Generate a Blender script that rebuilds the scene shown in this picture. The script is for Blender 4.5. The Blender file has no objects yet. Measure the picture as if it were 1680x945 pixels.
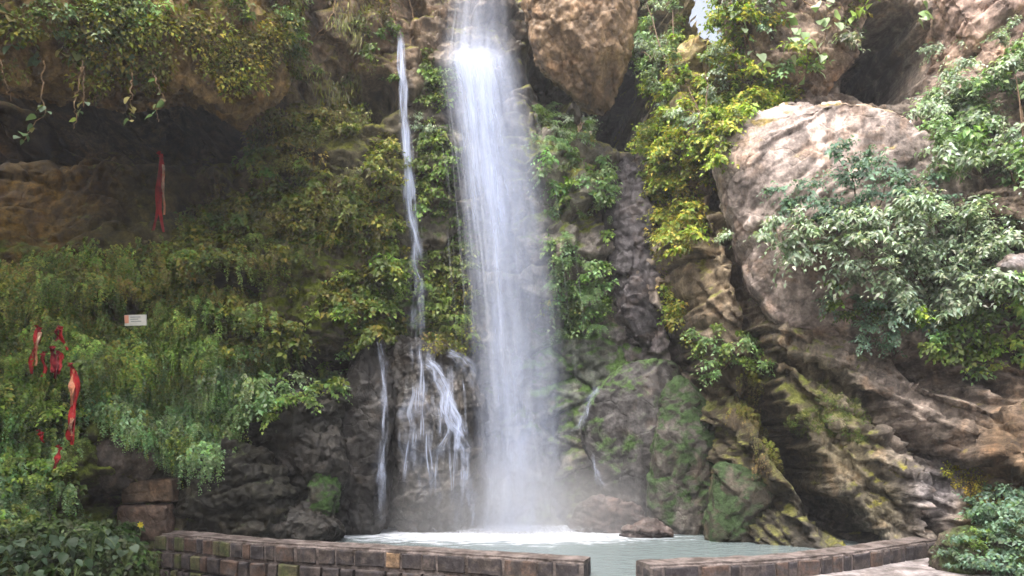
import bpy, math, random
import numpy as np
from mathutils import Vector, Matrix
from mathutils.bvhtree import BVHTree

RS = np.random.RandomState(7)
random.seed(7)
SC = bpy.context.scene
COL = SC.collection
PI = math.pi

# ------------------------------------------------------------------ camera
FPX = 1213.0            # focal length in pixels of a 1680 px wide frame
CAMZ = 1.62
HOR = 710.0             # image row of the horizon
cam_d = bpy.data.cameras.new('camera')
cam_d.sensor_width = 36.0
cam_d.lens = FPX / 1680.0 * 36.0
cam_d.shift_y = (HOR - 472.5) / 1680.0
cam_d.clip_start = 0.1
cam_d.clip_end = 900.0
cam = bpy.data.objects.new('camera', cam_d)
COL.objects.link(cam)
cam.location = (0, 0, CAMZ)
cam.rotation_euler = (PI / 2, 0, 0)
SC.camera = cam

# ------------------------------------------------------------------ world, sun, exposure
SUN_EL = math.radians(66)
SUN_AZ = math.radians(222)          # compass-like: direction the light comes from, clockwise from +Y
wd = bpy.data.worlds.new('World')
SC.world = wd
wd.use_nodes = True
wn = wd.node_tree
wn.nodes.clear()
w_out = wn.nodes.new('ShaderNodeOutputWorld')
w_bg = wn.nodes.new('ShaderNodeBackground')
w_sky = wn.nodes.new('ShaderNodeTexSky')
w_sky.sky_type = 'NISHITA'
w_sky.sun_disc = False
w_sky.sun_elevation = SUN_EL
w_sky.sun_rotation = SUN_AZ
w_sky.air_density = 0.6
w_sky.dust_density = 10.0
w_sky.ozone_density = 1.0
w_bg.inputs['Strength'].default_value = 0.15
w_hsv = wn.nodes.new('ShaderNodeHueSaturation')     # thin cloud: the blue is washed out over the whole sky
w_hsv.inputs['Saturation'].default_value = 0.58
w_hsv.inputs['Value'].default_value = 1.2
wn.links.new(w_sky.outputs[0], w_hsv.inputs['Color'])
wn.links.new(w_hsv.outputs[0], w_bg.inputs['Color'])
wn.links.new(w_bg.outputs[0], w_out.inputs['Surface'])

sun_d = bpy.data.lights.new('sun', 'SUN')
sun_d.energy = 0.8
sun_d.angle = math.radians(35)
sun_d.color = (1.0, 0.95, 0.87)
sun = bpy.data.objects.new('sun', sun_d)
COL.objects.link(sun)
sdir = Vector((math.sin(SUN_AZ) * math.cos(SUN_EL), math.cos(SUN_AZ) * math.cos(SUN_EL), math.sin(SUN_EL)))
sun.rotation_euler = sdir.to_track_quat('Z', 'Y').to_euler()
sun.location = (0, 0, 20)

SC.view_settings.view_transform = 'Standard'
SC.view_settings.look = 'None'
SC.view_settings.gamma = 1.0
SC.view_settings.exposure = 1.72
SC.view_settings.use_curve_mapping = False
SC.cycles.use_denoising = True
SC.cycles.use_adaptive_sampling = True
SC.cycles.adaptive_threshold = 0.03
SC.cycles.max_bounces = 5
SC.cycles.diffuse_bounces = 2
SC.cycles.glossy_bounces = 2
SC.cycles.transmission_bounces = 3
SC.cycles.transparent_max_bounces = 20
SC.cycles.volume_bounces = 0
SC.cycles.caustics_reflective = False
SC.cycles.caustics_refractive = False
SC.cycles.filter_width = 1.6


def W(px, py, Y):
    """point of the place seen at that pixel, Y metres in front of the camera"""
    return np.array([(px - 840.0) / FPX * Y, Y, CAMZ + (HOR - py) / FPX * Y])


def project(p):
    return 840.0 + p[:, 0] / p[:, 1] * FPX, HOR - (p[:, 2] - CAMZ) / p[:, 1] * FPX


# ------------------------------------------------------------------ noise (numpy)
def _hash(i, j, k, s):
    h = (i.astype(np.int64) * 374761393 + j.astype(np.int64) * 668265263 + k.astype(np.int64) * 2147483647 + s * 974711) & 0xffffffff
    h = ((h ^ (h >> 13)) * 1274126177) & 0xffffffff
    h = ((h ^ (h >> 16)) * 2246822519) & 0xffffffff
    return ((h ^ (h >> 15)) & 0xffffff) / float(0xffffff)


def vnoise(p, s=0):
    f = np.floor(p)
    t = p - f
    t = t * t * t * (t * (t * 6 - 15) + 10)
    f = f.astype(np.int64)
    out = 0
    for a in (0, 1):
        wa = t[:, 0] if a else 1 - t[:, 0]
        for b in (0, 1):
            wb = t[:, 1] if b else 1 - t[:, 1]
            for c in (0, 1):
                wc = t[:, 2] if c else 1 - t[:, 2]
                out = out + wa * wb * wc * _hash(f[:, 0] + a, f[:, 1] + b, f[:, 2] + c, s)
    return out * 2 - 1


def fbm(p, octv=4, s=0, gain=0.5):
    a, out, q = 1.0, 0, np.array(p, float)
    tot = 0
    for o in range(octv):
        out = out + a * vnoise(q, s + o * 17)
        tot += a
        a *= gain
        q = q * 2.03 + 3.7
    return out / tot * 1.5


def facet(p, s=0, tilt=0.9):
    """blocky facets: every cell of a jittered grid is its own tilted plane"""
    f = np.floor(p).astype(np.int64)
    best = np.full(len(p), 1e9)
    val = np.zeros(len(p))
    sec = np.full(len(p), 1e9)
    for a in (-1, 0, 1):
        for b in (-1, 0, 1):
            for c in (-1, 0, 1):
                i, j, k = f[:, 0] + a, f[:, 1] + b, f[:, 2] + c
                d = np.stack([p[:, 0] - i - _hash(i, j, k, s), p[:, 1] - j - _hash(i, j, k, s + 1), p[:, 2] - k - _hash(i, j, k, s + 2)], 1)
                dd = (d * d).sum(1)
                v = (_hash(i, j, k, s + 3) * 2 - 1) + tilt * (d[:, 0] * (_hash(i, j, k, s + 4) * 2 - 1) + d[:, 1] * (_hash(i, j, k, s + 5) * 2 - 1) + d[:, 2] * (_hash(i, j, k, s + 6) * 2 - 1))
                m = dd < best
                sec = np.where(m, best, np.minimum(sec, dd))
                val = np.where(m, v, val)
                best = np.where(m, dd, best)
    edge = np.sqrt(sec) - np.sqrt(best)
    return val, edge


# ------------------------------------------------------------------ object helpers
def link(o):
    COL.objects.link(o)
    return o


def tag(o, label=None, cat=None, group=None, kind=None):
    if label: o['label'] = label
    if cat: o['category'] = cat
    if group: o['group'] = group
    if kind: o['kind'] = kind
    return o


def empty(name, loc):
    o = link(bpy.data.objects.new(name, None))
    o.location = Vector(loc)
    o.empty_display_size = 0.1
    return o


def mesh_data(name, v, f, mat, smooth=True, attrs=None, uv=None):
    me = bpy.data.meshes.new(name)
    v = np.asarray(v, np.float32)
    if isinstance(f, np.ndarray):
        n = f.shape[1]
        me.vertices.add(len(v))
        me.vertices.foreach_set('co', v.ravel())
        me.loops.add(f.size)
        me.loops.foreach_set('vertex_index', f.astype(np.int32).ravel())
        me.polygons.add(len(f))
        me.polygons.foreach_set('loop_start', np.arange(0, f.size, n, dtype=np.int32))
        me.update(calc_edges=True)
        me.validate()
    else:
        me.from_pydata([tuple(x) for x in v], [], [tuple(x) for x in f])
    if smooth:
        me.polygons.foreach_set('use_smooth', np.ones(len(me.polygons), bool))
    if attrs:
        for k, a in attrs.items():
            a = np.asarray(a, np.float32)
            if a.ndim == 1:
                at = me.attributes.new(k, 'FLOAT', 'POINT')
                at.data.foreach_set('value', a)
            else:
                if a.shape[1] == 3: a = np.concatenate([a, np.ones((len(a), 1), np.float32)], 1)
                at = me.attributes.new(k, 'FLOAT_COLOR', 'POINT')
                at.data.foreach_set('color', a.ravel())
    if uv is not None:
        ul = me.uv_layers.new(name='UVMap')
        li = np.zeros(len(me.loops), np.int32)
        me.loops.foreach_get('vertex_index', li)
        ul.data.foreach_set('uv', np.asarray(uv, np.float32)[li].ravel())
    if mat: me.materials.append(mat)
    return me


def mesh_obj(name, v, f, mat, parent=None, smooth=True, attrs=None, origin=None, uv=None):
    """world-space vertices; the origin is put at the base of the mesh, or is the parent's"""
    v = np.asarray(v, float)
    if parent is not None:
        o0 = np.array(parent.location) if parent.parent is None else np.array(parent.location) + np.array(parent.parent.location)
    elif origin is not None:
        o0 = np.array(origin, float)
    else:
        o0 = np.array([(v[:, 0].min() + v[:, 0].max()) / 2, (v[:, 1].min() + v[:, 1].max()) / 2, v[:, 2].min()])
    o = link(bpy.data.objects.new(name, mesh_data(name, v - o0, f, mat, smooth, attrs, uv)))
    if parent is not None:
        o.parent = parent
    else:
        o.location = o0
    return o


def grid_faces(nu, nv, closed_u=False):
    ii, jj = np.meshgrid(np.arange(nu if closed_u else nu - 1), np.arange(nv - 1), indexing='ij')
    i2 = (ii + 1) % nu
    return np.stack([ii * nv + jj, i2 * nv + jj, i2 * nv + jj + 1, ii * nv + jj + 1], -1).reshape(-1, 4)


def vert_normals(v, f):
    n = np.zeros_like(v)
    a, b, c, d = (v[f[:, i]] for i in range(4))
    fn = np.cross(c - a, d - b)
    for i in range(4): np.add.at(n, f[:, i], fn)
    return n / (np.linalg.norm(n, axis=1, keepdims=True) + 1e-9)


def catmull(pts, n, closed=True):
    pts = np.asarray(pts, float)
    m = len(pts)
    out = []
    seg = m if closed else m - 1
    L = [np.linalg.norm(pts[(i + 1) % m] - pts[i]) for i in range(seg)]
    tot = sum(L)
    for i in range(seg):
        k = max(2, int(round(n * L[i] / tot)))
        g = (lambda q: pts[q % m]) if closed else (lambda q: pts[min(max(q, 0), m - 1)])
        p0, p1, p2, p3 = g(i - 1), g(i), g(i + 1), g(i + 2)
        for t in np.arange(k) / k:
            out.append(0.5 * (2 * p1 + (p2 - p0) * t + (2 * p0 - 5 * p1 + 4 * p2 - p3) * t * t + (3 * p1 - p0 - 3 * p2 + p3) * t ** 3))
    if not closed: out.append(pts[-1])
    return np.array(out)


def tube(path, rad, sides=6):
    path = np.asarray(path, float)
    n = len(path)
    rad = np.broadcast_to(np.asarray(rad, float), (n,))
    t = np.gradient(path, axis=0)
    t /= np.linalg.norm(t, axis=1, keepdims=True) + 1e-9
    ref = np.where(np.abs(t[:, :1]) > 0.8, np.array([[0, 1., 0]]), np.array([[1., 0, 0]]))
    a = np.cross(t, ref)
    a /= np.linalg.norm(a, axis=1, keepdims=True) + 1e-9
    b = np.cross(t, a)
    ang = np.arange(sides) / sides * 2 * PI
    v = path[:, None] + rad[:, None, None] * (np.cos(ang)[None, :, None] * a[:, None] + np.sin(ang)[None, :, None] * b[:, None])
    v = v.transpose(1, 0, 2).reshape(-1, 3)
    return v, grid_faces(sides, n, True)


def join(parts):
    vs, fs, k = [], [], 0
    for v, f in parts:
        vs.append(v); fs.append(f + k); k += len(v)
    return np.concatenate(vs), np.concatenate(fs)


def in_poly(x, y, poly):
    poly = np.asarray(poly, float)
    c = np.zeros(len(x), bool)
    j = len(poly) - 1
    for i in range(len(poly)):
        xi, yi, xj, yj = *poly[i], *poly[j]
        c ^= ((yi > y) != (yj > y)) & (x < (xj - xi) * (y - yi) / (yj - yi + 1e-12) + xi)
        j = i
    return c


# ------------------------------------------------------------------ materials
def new_mat(name):
    m = bpy.data.materials.new(name)
    m.use_nodes = True
    m.node_tree.nodes.clear()
    return m, m.node_tree


def N(nt, t, **kw):
    n = nt.nodes.new('ShaderNode' + t)
    for k, v in kw.items():
        if k.startswith('i_'):
            n.inputs[k[2:].replace('_', ' ')].default_value = v
        else:
            setattr(n, k, v)
    return n


def L(nt, a, b): nt.links.new(a, b)


def mth(nt, op, a, b=None, c=None, clamp=False):
    n = nt.nodes.new('ShaderNodeMath'); n.operation = op; n.use_clamp = clamp
    for i, x in enumerate((a, b, c)):
        if x is None: continue
        if isinstance(x, (int, float)): n.inputs[i].default_value = x
        else: nt.links.new(x, n.inputs[i])
    return n.outputs[0]


def mapr(nt, x, a, b, c=0.0, d=1.0, smooth=True):
    n = nt.nodes.new('ShaderNodeMapRange')
    n.interpolation_type = 'SMOOTHSTEP' if smooth else 'LINEAR'
    nt.links.new(x, n.inputs[0])
    for i, q in enumerate((a, b, c, d)): n.inputs[i + 1].default_value = q
    return n.outputs[0]


def mixc(nt, f, a, b, mode='MIX'):
    n = nt.nodes.new('ShaderNodeMix'); n.data_type = 'RGBA'; n.blend_type = mode
    for i, x in ((0, f), (6, a), (7, b)):
        if isinstance(x, (int, float)): n.inputs[i].default_value = x
        elif isinstance(x, tuple): n.inputs[i].default_value = (*x, 1) if len(x) == 3 else x
        else: nt.links.new(x, n.inputs[i])
    return n.outputs[2]


def noise_node(nt, vec, scale, detail=6, rough=0.55, dist=0.0):
    n = N(nt, 'TexNoise')
    n.inputs['Scale'].default_value = scale
    n.inputs['Detail'].default_value = detail
    n.inputs['Roughness'].default_value = rough
    n.inputs['Distortion'].default_value = dist
    L(nt, vec, n.inputs['Vector'])
    return n.outputs[0]


def mapping(nt, vec, scale=(1, 1, 1), rot=(0, 0, 0)):
    n = N(nt, 'Mapping'); n.inputs['Scale'].default_value = scale; n.inputs['Rotation'].default_value = rot
    L(nt, vec, n.inputs[0])
    return n.outputs[0]


def make_rock_mat():
    m, nt = new_mat('rock')
    out = N(nt, 'OutputMaterial'); bs = N(nt, 'BsdfPrincipled')
    geo = N(nt, 'NewGeometry')
    P = geo.outputs['Position']
    tint = N(nt, 'Attribute', attribute_name='tint').outputs['Color']
    moss = N(nt, 'Attribute', attribute_name='moss').outputs['Fac']
    mcol = N(nt, 'Attribute', attribute_name='mosscol').outputs['Color']
    wet = N(nt, 'Attribute', attribute_name='wet').outputs['Fac']
    n1 = noise_node(nt, P, 1.1, 8, 0.6, 0.4)
    n2 = noise_node(nt, P, 5.5, 9, 0.62, 0.1)
    n3 = noise_node(nt, P, 26, 6, 0.6)
    bedc = N(nt, 'SeparateColor'); L(nt, N(nt, 'Attribute', attribute_name='bed').outputs['Color'], bedc.inputs[0])
    ps_ = N(nt, 'SeparateXYZ'); L(nt, P, ps_.inputs[0])
    bx, bz, bs_ = bedc.outputs
    hh = mth(nt, 'ADD', mth(nt, 'ADD', mth(nt, 'MULTIPLY', ps_.outputs[0], bx), mth(nt, 'MULTIPLY', ps_.outputs[2], bz)), mth(nt, 'MULTIPLY', ps_.outputs[1], 0.25))
    al_ = mth(nt, 'SUBTRACT', mth(nt, 'MULTIPLY', ps_.outputs[0], bz), mth(nt, 'MULTIPLY', ps_.outputs[2], bx))
    bv = N(nt, 'CombineXYZ'); L(nt, mth(nt, 'MULTIPLY', hh, 15.0), bv.inputs[0]); L(nt, mth(nt, 'MULTIPLY', al_, 2.4), bv.inputs[1]); L(nt, ps_.outputs[1], bv.inputs[2])
    nb = noise_node(nt, bv.outputs[0], 1.0, 6, 0.62, 0.35)
    streak = noise_node(nt, mapping(nt, P, (4.5, 4.5, 0.7)), 1.0, 6, 0.6, 0.5)
    val = mth(nt, 'MULTIPLY', mapr(nt, n1, 0.3, 0.7, 0.55, 1.45), mapr(nt, n2, 0.28, 0.72, 0.55, 1.5))
    val = mth(nt, 'MULTIPLY', val, mapr(nt, n3, 0.3, 0.7, 0.75, 1.25))
    val = mth(nt, 'MULTIPLY', val, mapr(nt, streak, 0.38, 0.62, 0.6, 1.15))
    val = mth(nt, 'MULTIPLY', val, mth(nt, 'ADD', 1.0, mth(nt, 'MULTIPLY', bs_, mapr(nt, nb, 0.3, 0.7, -0.5, 0.45))))
    g = N(nt, 'CombineColor')
    for i in range(3): L(nt, val, g.inputs[i])
    c = mixc(nt, 1.0, tint, g.outputs[0], 'MULTIPLY')
    # mineral stains and lichen
    st = mapr(nt, noise_node(nt, P, 2.3, 5, 0.5, 1.0), 0.52, 0.68)
    c = mixc(nt, mth(nt, 'MULTIPLY', st, 0.25), c, mixc(nt, 1.0, c, (1.5, 1.0, 0.55), 'MULTIPLY'))
    li = mapr(nt, noise_node(nt, P, 9, 7, 0.7, 0.2), 0.6, 0.68)
    c = mixc(nt, mth(nt, 'MULTIPLY', li, 0.4), c, mixc(nt, 1.0, mixc(nt, 0.5, c, tint), (2.1, 2.1, 2.0), 'MULTIPLY'))
    # moss: grows where the attribute says and prefers faces that catch the rain
    sep = N(nt, 'SeparateXYZ'); L(nt, geo.outputs['Normal'], sep.inputs[0])
    up = mapr(nt, sep.outputs[2], -0.35, 0.75)
    mm = mth(nt, 'ADD', mth(nt, 'MULTIPLY', moss, 1.25), mth(nt, 'MULTIPLY', mth(nt, 'SUBTRACT', up, 0.5), 0.35))
    mm = mth(nt, 'ADD', mm, mth(nt, 'MULTIPLY', mth(nt, 'SUBTRACT', noise_node(nt, P, 2.6, 8, 0.65, 0.5), 0.5), 1.7))
    mf = mth(nt, 'MULTIPLY', mapr(nt, mm, 0.5, 0.78), mapr(nt, moss, 0.0, 0.1))
    mv = N(nt, 'CombineColor')
    q = mapr(nt, noise_node(nt, P, 13, 6, 0.7), 0.3, 0.7, 0.45, 1.6)
    for i in range(3): L(nt, q, mv.inputs[i])
    c = mixc(nt, mf, c, mixc(nt, 1.0, mcol, mv.outputs[0], 'MULTIPLY'))
    L(nt, c, bs.inputs['Base Color'])
    r = mth(nt, 'SUBTRACT', mapr(nt, n2, 0.3, 0.7, 0.72, 0.95), mth(nt, 'MULTIPLY', wet, mapr(nt, n1, 0.35, 0.6, 0.2, 0.5)))
    r = mth(nt, 'MAXIMUM', r, mth(nt, 'MULTIPLY', mf, 0.95))
    L(nt, r, bs.inputs['Roughness'])
    bs.inputs['Specular IOR Level'].default_value = 0.2
    hb = mth(nt, 'ADD', mth(nt, 'MULTIPLY', n2, 0.7), mth(nt, 'MULTIPLY', n3, 0.3))
    hb = mth(nt, 'ADD', hb, mth(nt, 'MULTIPLY', mth(nt, 'MULTIPLY', mf, q), 0.3))
    hb = mth(nt, 'ADD', hb, mth(nt, 'MULTIPLY', mth(nt, 'MULTIPLY', nb, bs_), 0.9))
    vr = N(nt, 'TexVoronoi', feature='DISTANCE_TO_EDGE'); vr.inputs['Scale'].default_value = 1.7
    vo_ = N(nt, 'VectorMath', operation='ADD'); L(nt, P, vo_.inputs[0])
    wn_ = N(nt, 'TexNoise'); wn_.inputs['Scale'].default_value = 3.0; wn_.inputs['Detail'].default_value = 4; L(nt, P, wn_.inputs['Vector'])
    ws_ = N(nt, 'VectorMath', operation='SCALE'); ws_.inputs['Scale'].default_value = 0.35; L(nt, wn_.outputs['Color'], ws_.inputs[0]); L(nt, ws_.outputs[0], vo_.inputs[1])
    L(nt, vo_.outputs[0], vr.inputs['Vector'])
    hb = mth(nt, 'ADD', hb, mth(nt, 'MULTIPLY', mapr(nt, vr.outputs['Distance'], 0.0, 0.03), 0.16))
    bp = N(nt, 'Bump'); bp.inputs['Strength'].default_value = 0.85; bp.inputs['Distance'].default_value = 0.036
    L(nt, hb, bp.inputs['Height'])
    L(nt, bp.outputs[0], bs.inputs['Normal'])
    L(nt, bs.outputs[0], out.inputs[0])
    return m


def make_leaf_mat(name='leaf', trans=0.35, rough=0.5):
    m, nt = new_mat(name)
    out = N(nt, 'OutputMaterial'); bs = N(nt, 'BsdfPrincipled'); tr = N(nt, 'BsdfTranslucent'); mx = N(nt, 'MixShader')
    col = N(nt, 'Attribute', attribute_name='tint').outputs['Color']
    geo = N(nt, 'NewGeometry')
    n = noise_node(nt, geo.outputs['Position'], 3.0, 4)
    g = N(nt, 'CombineColor')
    q = mapr(nt, n, 0.3, 0.7, 0.75, 1.3)
    for i in range(3): L(nt, q, g.inputs[i])
    c = mixc(nt, 1.0, col, g.outputs[0], 'MULTIPLY')
    L(nt, c, bs.inputs['Base Color'])
    bs.inputs['Roughness'].default_value = rough
    bs.inputs['Specular IOR Level'].default_value = 0.3
    L(nt, mixc(nt, 1.0, c, (1.1, 1.25, 0.6), 'MULTIPLY'), tr.inputs['Color'])
    mx.inputs[0].default_value = trans
    L(nt, bs.outputs[0], mx.inputs[1]); L(nt, tr.outputs[0], mx.inputs[2]); L(nt, mx.outputs[0], out.inputs[0])
    return m


def make_plain(name, col, rough=0.8, var=0.5, scale=8, bump=0.3, dist=0.02, spec=0.3, col2=None, lo=0.45, hi=0.6):
    m, nt = new_mat(name)
    out = N(nt, 'OutputMaterial'); bs = N(nt, 'BsdfPrincipled')
    P = N(nt, 'NewGeometry').outputs['Position']
    n1 = noise_node(nt, P, scale, 8, 0.65, 0.3); n2 = noise_node(nt, P, scale * 5, 5, 0.6)
    q = mth(nt, 'MULTIPLY', mapr(nt, n1, 0.3, 0.7, 1 - var, 1 + var), mapr(nt, n2, 0.3, 0.7, 1 - var * 0.5, 1 + var * 0.5))
    g = N(nt, 'CombineColor')
    for i in range(3): L(nt, q, g.inputs[i])
    base = col
    if col2 is not None:
        base = mixc(nt, mapr(nt, noise_node(nt, P, scale * 0.6, 6, 0.6, 0.6), lo, hi), col, col2)
    c = mixc(nt, 1.0, base, g.outputs[0], 'MULTIPLY')
    L(nt, c, bs.inputs['Base Color'])
    bs.inputs['Roughness'].default_value = rough
    bs.inputs['Specular IOR Level'].default_value = spec
    if bump:
        bp = N(nt, 'Bump'); bp.inputs['Strength'].default_value = bump; bp.inputs['Distance'].default_value = dist
        L(nt, mth(nt, 'ADD', n1, mth(nt, 'MULTIPLY', n2, 0.4)), bp.inputs['Height']); L(nt, bp.outputs[0], bs.inputs['Normal'])
    L(nt, bs.outputs[0], out.inputs[0])
    return m


def make_water_sheet(name, dens, streak_scale=9.0, lo=0.35, hi=0.75, edge=0.3, pen=0.35, vs=0.9, base=0.0):
    """white falling water: threads with gaps between, torn into wisps towards the sides of the fall"""
    m, nt = new_mat(name)
    out = N(nt, 'OutputMaterial'); df = N(nt, 'BsdfDiffuse'); tl = N(nt, 'BsdfTranslucent'); tp = N(nt, 'BsdfTransparent')
    uv = N(nt, 'UVMap').outputs[0]
    fade = N(nt, 'Attribute', attribute_name='fade').outputs['Fac']
    sx = N(nt, 'SeparateXYZ'); L(nt, uv, sx.inputs[0])
    obj = N(nt, 'ObjectInfo').outputs['Random']
    cx = N(nt, 'CombineXYZ')
    L(nt, sx.outputs[0], cx.inputs[0]); L(nt, sx.outputs[1], cx.inputs[1]); L(nt, mth(nt, 'MULTIPLY', obj, 37.0), cx.inputs[2])
    a = noise_node(nt, mapping(nt, cx.outputs[0], (streak_scale, vs * .5, 1)), 1.0, 5, 0.55, 0.15)
    b = noise_node(nt, mapping(nt, cx.outputs[0], (streak_scale * 5, vs * 1.6, 1)), 1.0, 4, 0.6, 0.1)
    s = mth(nt, 'ADD', mth(nt, 'MULTIPLY', a, 0.6), mth(nt, 'MULTIPLY', b, 0.4))
    e = mth(nt, 'MULTIPLY', mapr(nt, sx.outputs[0], 0.0, edge), mapr(nt, sx.outputs[0], 1.0, 1.0 - edge))
    s = mth(nt, 'ADD', s, mth(nt, 'MULTIPLY', mth(nt, 'SUBTRACT', mth(nt, 'MULTIPLY', e, fade), 1.0), pen))
    s = mth(nt, 'ADD', mth(nt, 'MULTIPLY', mapr(nt, s, lo, hi), 1.0 - base), base)
    al = mth(nt, 'MULTIPLY', mth(nt, 'MULTIPLY', s, mapr(nt, e, 0.0, 0.7)), mth(nt, 'MULTIPLY', fade, dens), clamp=True)
    df.inputs['Color'].default_value = (0.68, 0.76, 0.96, 1)
    tl.inputs['Color'].default_value = (0.68, 0.76, 0.96, 1)
    m1 = N(nt, 'MixShader'); m1.inputs[0].default_value = 0.45
    L(nt, df.outputs[0], m1.inputs[1]); L(nt, tl.outputs[0], m1.inputs[2])
    m2 = N(nt, 'MixShader'); L(nt, al, m2.inputs[0]); L(nt, tp.outputs[0], m2.inputs[1]); L(nt, m1.outputs[0], m2.inputs[2])
    L(nt, m2.outputs[0], out.inputs[0])
    return m


M_ROCK = make_rock_mat()
M_LEAF = make_leaf_mat()
M_MOSS = make_leaf_mat('moss_leaf', 0.15, 0.8)
M_WOOD = make_plain('bark', (0.10, 0.065, 0.04), 0.9, 0.5, 20)
M_ROOT = make_plain('root_bark', (0.20, 0.13, 0.07), 0.9, 0.4, 20)

# ------------------------------------------------------------------ cliff (the terrain behind and beside the falls)
ctrl = [
    (-150, 950, 8.3), (-150, 500, 8.8), (-150, 100, 9.6), (-100, -150, 9.8),
    (0, 930, 9.0), (0, 760, 9.4), (0, 600, 9.7), (0, 450, 10.1), (0, 340, 10.6), (0, 255, 11.0), (0, 215, 12.6), (0, 130, 13.0), (0, 0, 10.8), (0, -150, 10.8),
    (120, 850, 9.7), (130, 700, 9.9), (130, 560, 10.1), (130, 440, 10.4), (130, 330, 11.0), (130, 255, 11.2), (130, 215, 12.8), (130, 150, 13.2),
    (260, 860, 10.3), (260, 720, 10.4), (260, 600, 10.4), (260, 450, 10.8), (260, 330, 11.4), (260, 262, 11.5), (260, 222, 12.8), (260, 150, 13.4), (260, 0, 11.3),
    (380, 860, 10.8), (380, 700, 10.9), (400, 560, 10.9), (400, 420, 11.2), (400, 300, 11.6), (390, 250, 11.9), (380, 200, 12.9), (400, 0, 11.6),
    (520, 860, 11.3), (520, 700, 11.5), (520, 540, 11.4), (520, 400, 11.5), (520, 250, 11.5), (520, 120, 12.0), (500, 0, 11.6), (560, -150, 11.9),
    (620, 860, 12.0), (620, 700, 12.1), (620, 540, 11.9), (620, 400, 11.9), (620, 250, 12.0), (620, 100, 12.5), (620, 0, 12.4),
    (720, 860, 12.5), (720, 700, 12.5), (720, 540, 12.4), (720, 350, 12.3), (720, 200, 12.4), (700, 60, 12.6), (760, -40, 13.2), (760, -160, 13.4),
    (840, 860, 12.7), (840, 600, 12.6), (840, 350, 12.6), (840, 150, 12.7), (850, 0, 13.2),
    (930, 860, 12.6), (930, 600, 12.5), (930, 400, 12.2), (920, 250, 12.2), (930, 100, 13.6), (930, 0, 14.0),
    (1030, 860, 12.4), (1030, 600, 12.4), (1030, 400, 12.4), (1030, 262, 12.9), (985, 205, 15.5), (1010, 150, 17.5), (1050, 130, 17.5), (1055, 200, 16.5), (1040, 60, 17), (1010, 0, 15.0),
    (1090, 860, 12.0), (1090, 600, 12.3), (1090, 400, 12.5), (1092, 200, 12.6), (1086, 60, 12.6),
    (1150, 860, 11.6), (1150, 600, 11.6), (1150, 400, 11.4), (1140, 200, 11.5), (1150, 60, 12.0), (1150, -100, 12.5),
    (1250, 860, 10.9), (1250, 600, 11.2), (1250, 400, 11.0), (1250, 250, 11.2), (1250, 100, 11.5), (1260, -80, 11.6),
    (1370, 850, 10.5), (1370, 600, 10.7), (1370, 400, 10.7), (1370, 250, 11.0), (1370, 120, 11.7), (1370, -60, 11.4),
    (1460, 850, 10.4), (1460, 600, 10.4), (1460, 400, 10.4), (1460, 250, 11.0), (1450, 110, 15.0), (1470, 60, 15.4), (1430, 40, 14.6), (1450, -80, 11.6),
    (1560, 850, 10.0), (1560, 600, 10.1), (1560, 400, 10.2), (1560, 250, 10.5), (1570, 80, 11.0), (1570, -80, 11.0),
    (1680, 850, 9.5), (1680, 600, 9.7), (1680, 350, 9.9), (1680, 200, 9.9), (1680, 60, 10.2), (1680, -100, 10.4),
    (1850, 850, 8.6), (1850, 500, 8.8), (1850, 100, 9.2),
]
cp = np.array([W(*c) for c in ctrl])


def rbf_fit(xz, val, reg=0.02):
    d = np.linalg.norm(xz[:, None] - xz[None], axis=2)
    A = d + reg * np.eye(len(xz))          # linear (biharmonic 1D) kernel keeps ledges crisp
    Pm = np.concatenate([np.ones((len(xz), 1)), xz], 1)
    M = np.block([[A, Pm], [Pm.T, np.zeros((3, 3))]])
    return np.linalg.solve(M, np.concatenate([val, np.zeros((3,) + val.shape[1:])]))


def rbf_eval(xz, w, q):
    out = np.zeros((len(q),) + w.shape[1:])
    for a in range(0, len(q), 20000):
        b = q[a:a + 20000]
        d = np.linalg.norm(b[:, None] - xz[None], axis=2)
        out[a:a + 20000] = np.concatenate([d, np.ones((len(b), 1)), b], 1) @ w
    return out


STEP = 0.031
xs = np.arange(-10.5, 11.5, STEP)
zs = np.arange(-0.7, 12.5, STEP)
gx, gz = np.meshgrid(xs, zs, indexing='ij')
q = np.stack([gx.ravel(), gz.ravel()], 1)
w_rbf = rbf_fit(cp[:, [0, 2]], cp[:, 1] - 11)
yy = np.clip(rbf_eval(cp[:, [0, 2]], w_rbf, q) + 11, 7.2, 18.5)
CV = np.stack([q[:, 0], yy, q[:, 1]], 1)
CF = grid_faces(len(xs), len(zs))
nrm = vert_normals(CV, CF)
if nrm[:, 1].mean() > 0:
    CF = CF[:, ::-1]; nrm = -nrm
warp = CV + 0.14 * np.stack([fbm(CV * 1.1, 3, 1), fbm(CV * 1.1, 3, 2), fbm(CV * 1.1, 3, 3)], 1)
f1, e1 = facet(warp * np.array([1.1, 1.1, 1.5]), 11)
BPX, BPY = project(CV)


def blur(a, k):
    for ax in (0, 1):
        c = np.cumsum(np.pad(a, [(k + 1, k) if i == ax else (0, 0) for i in (0, 1)], mode='edge'), axis=ax)
        a = (np.take(c, np.arange(2 * k + 1, c.shape[ax]), ax) - np.take(c, np.arange(0, c.shape[ax] - 2 * k - 1), ax)) / (2 * k + 1)
    return a


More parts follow.
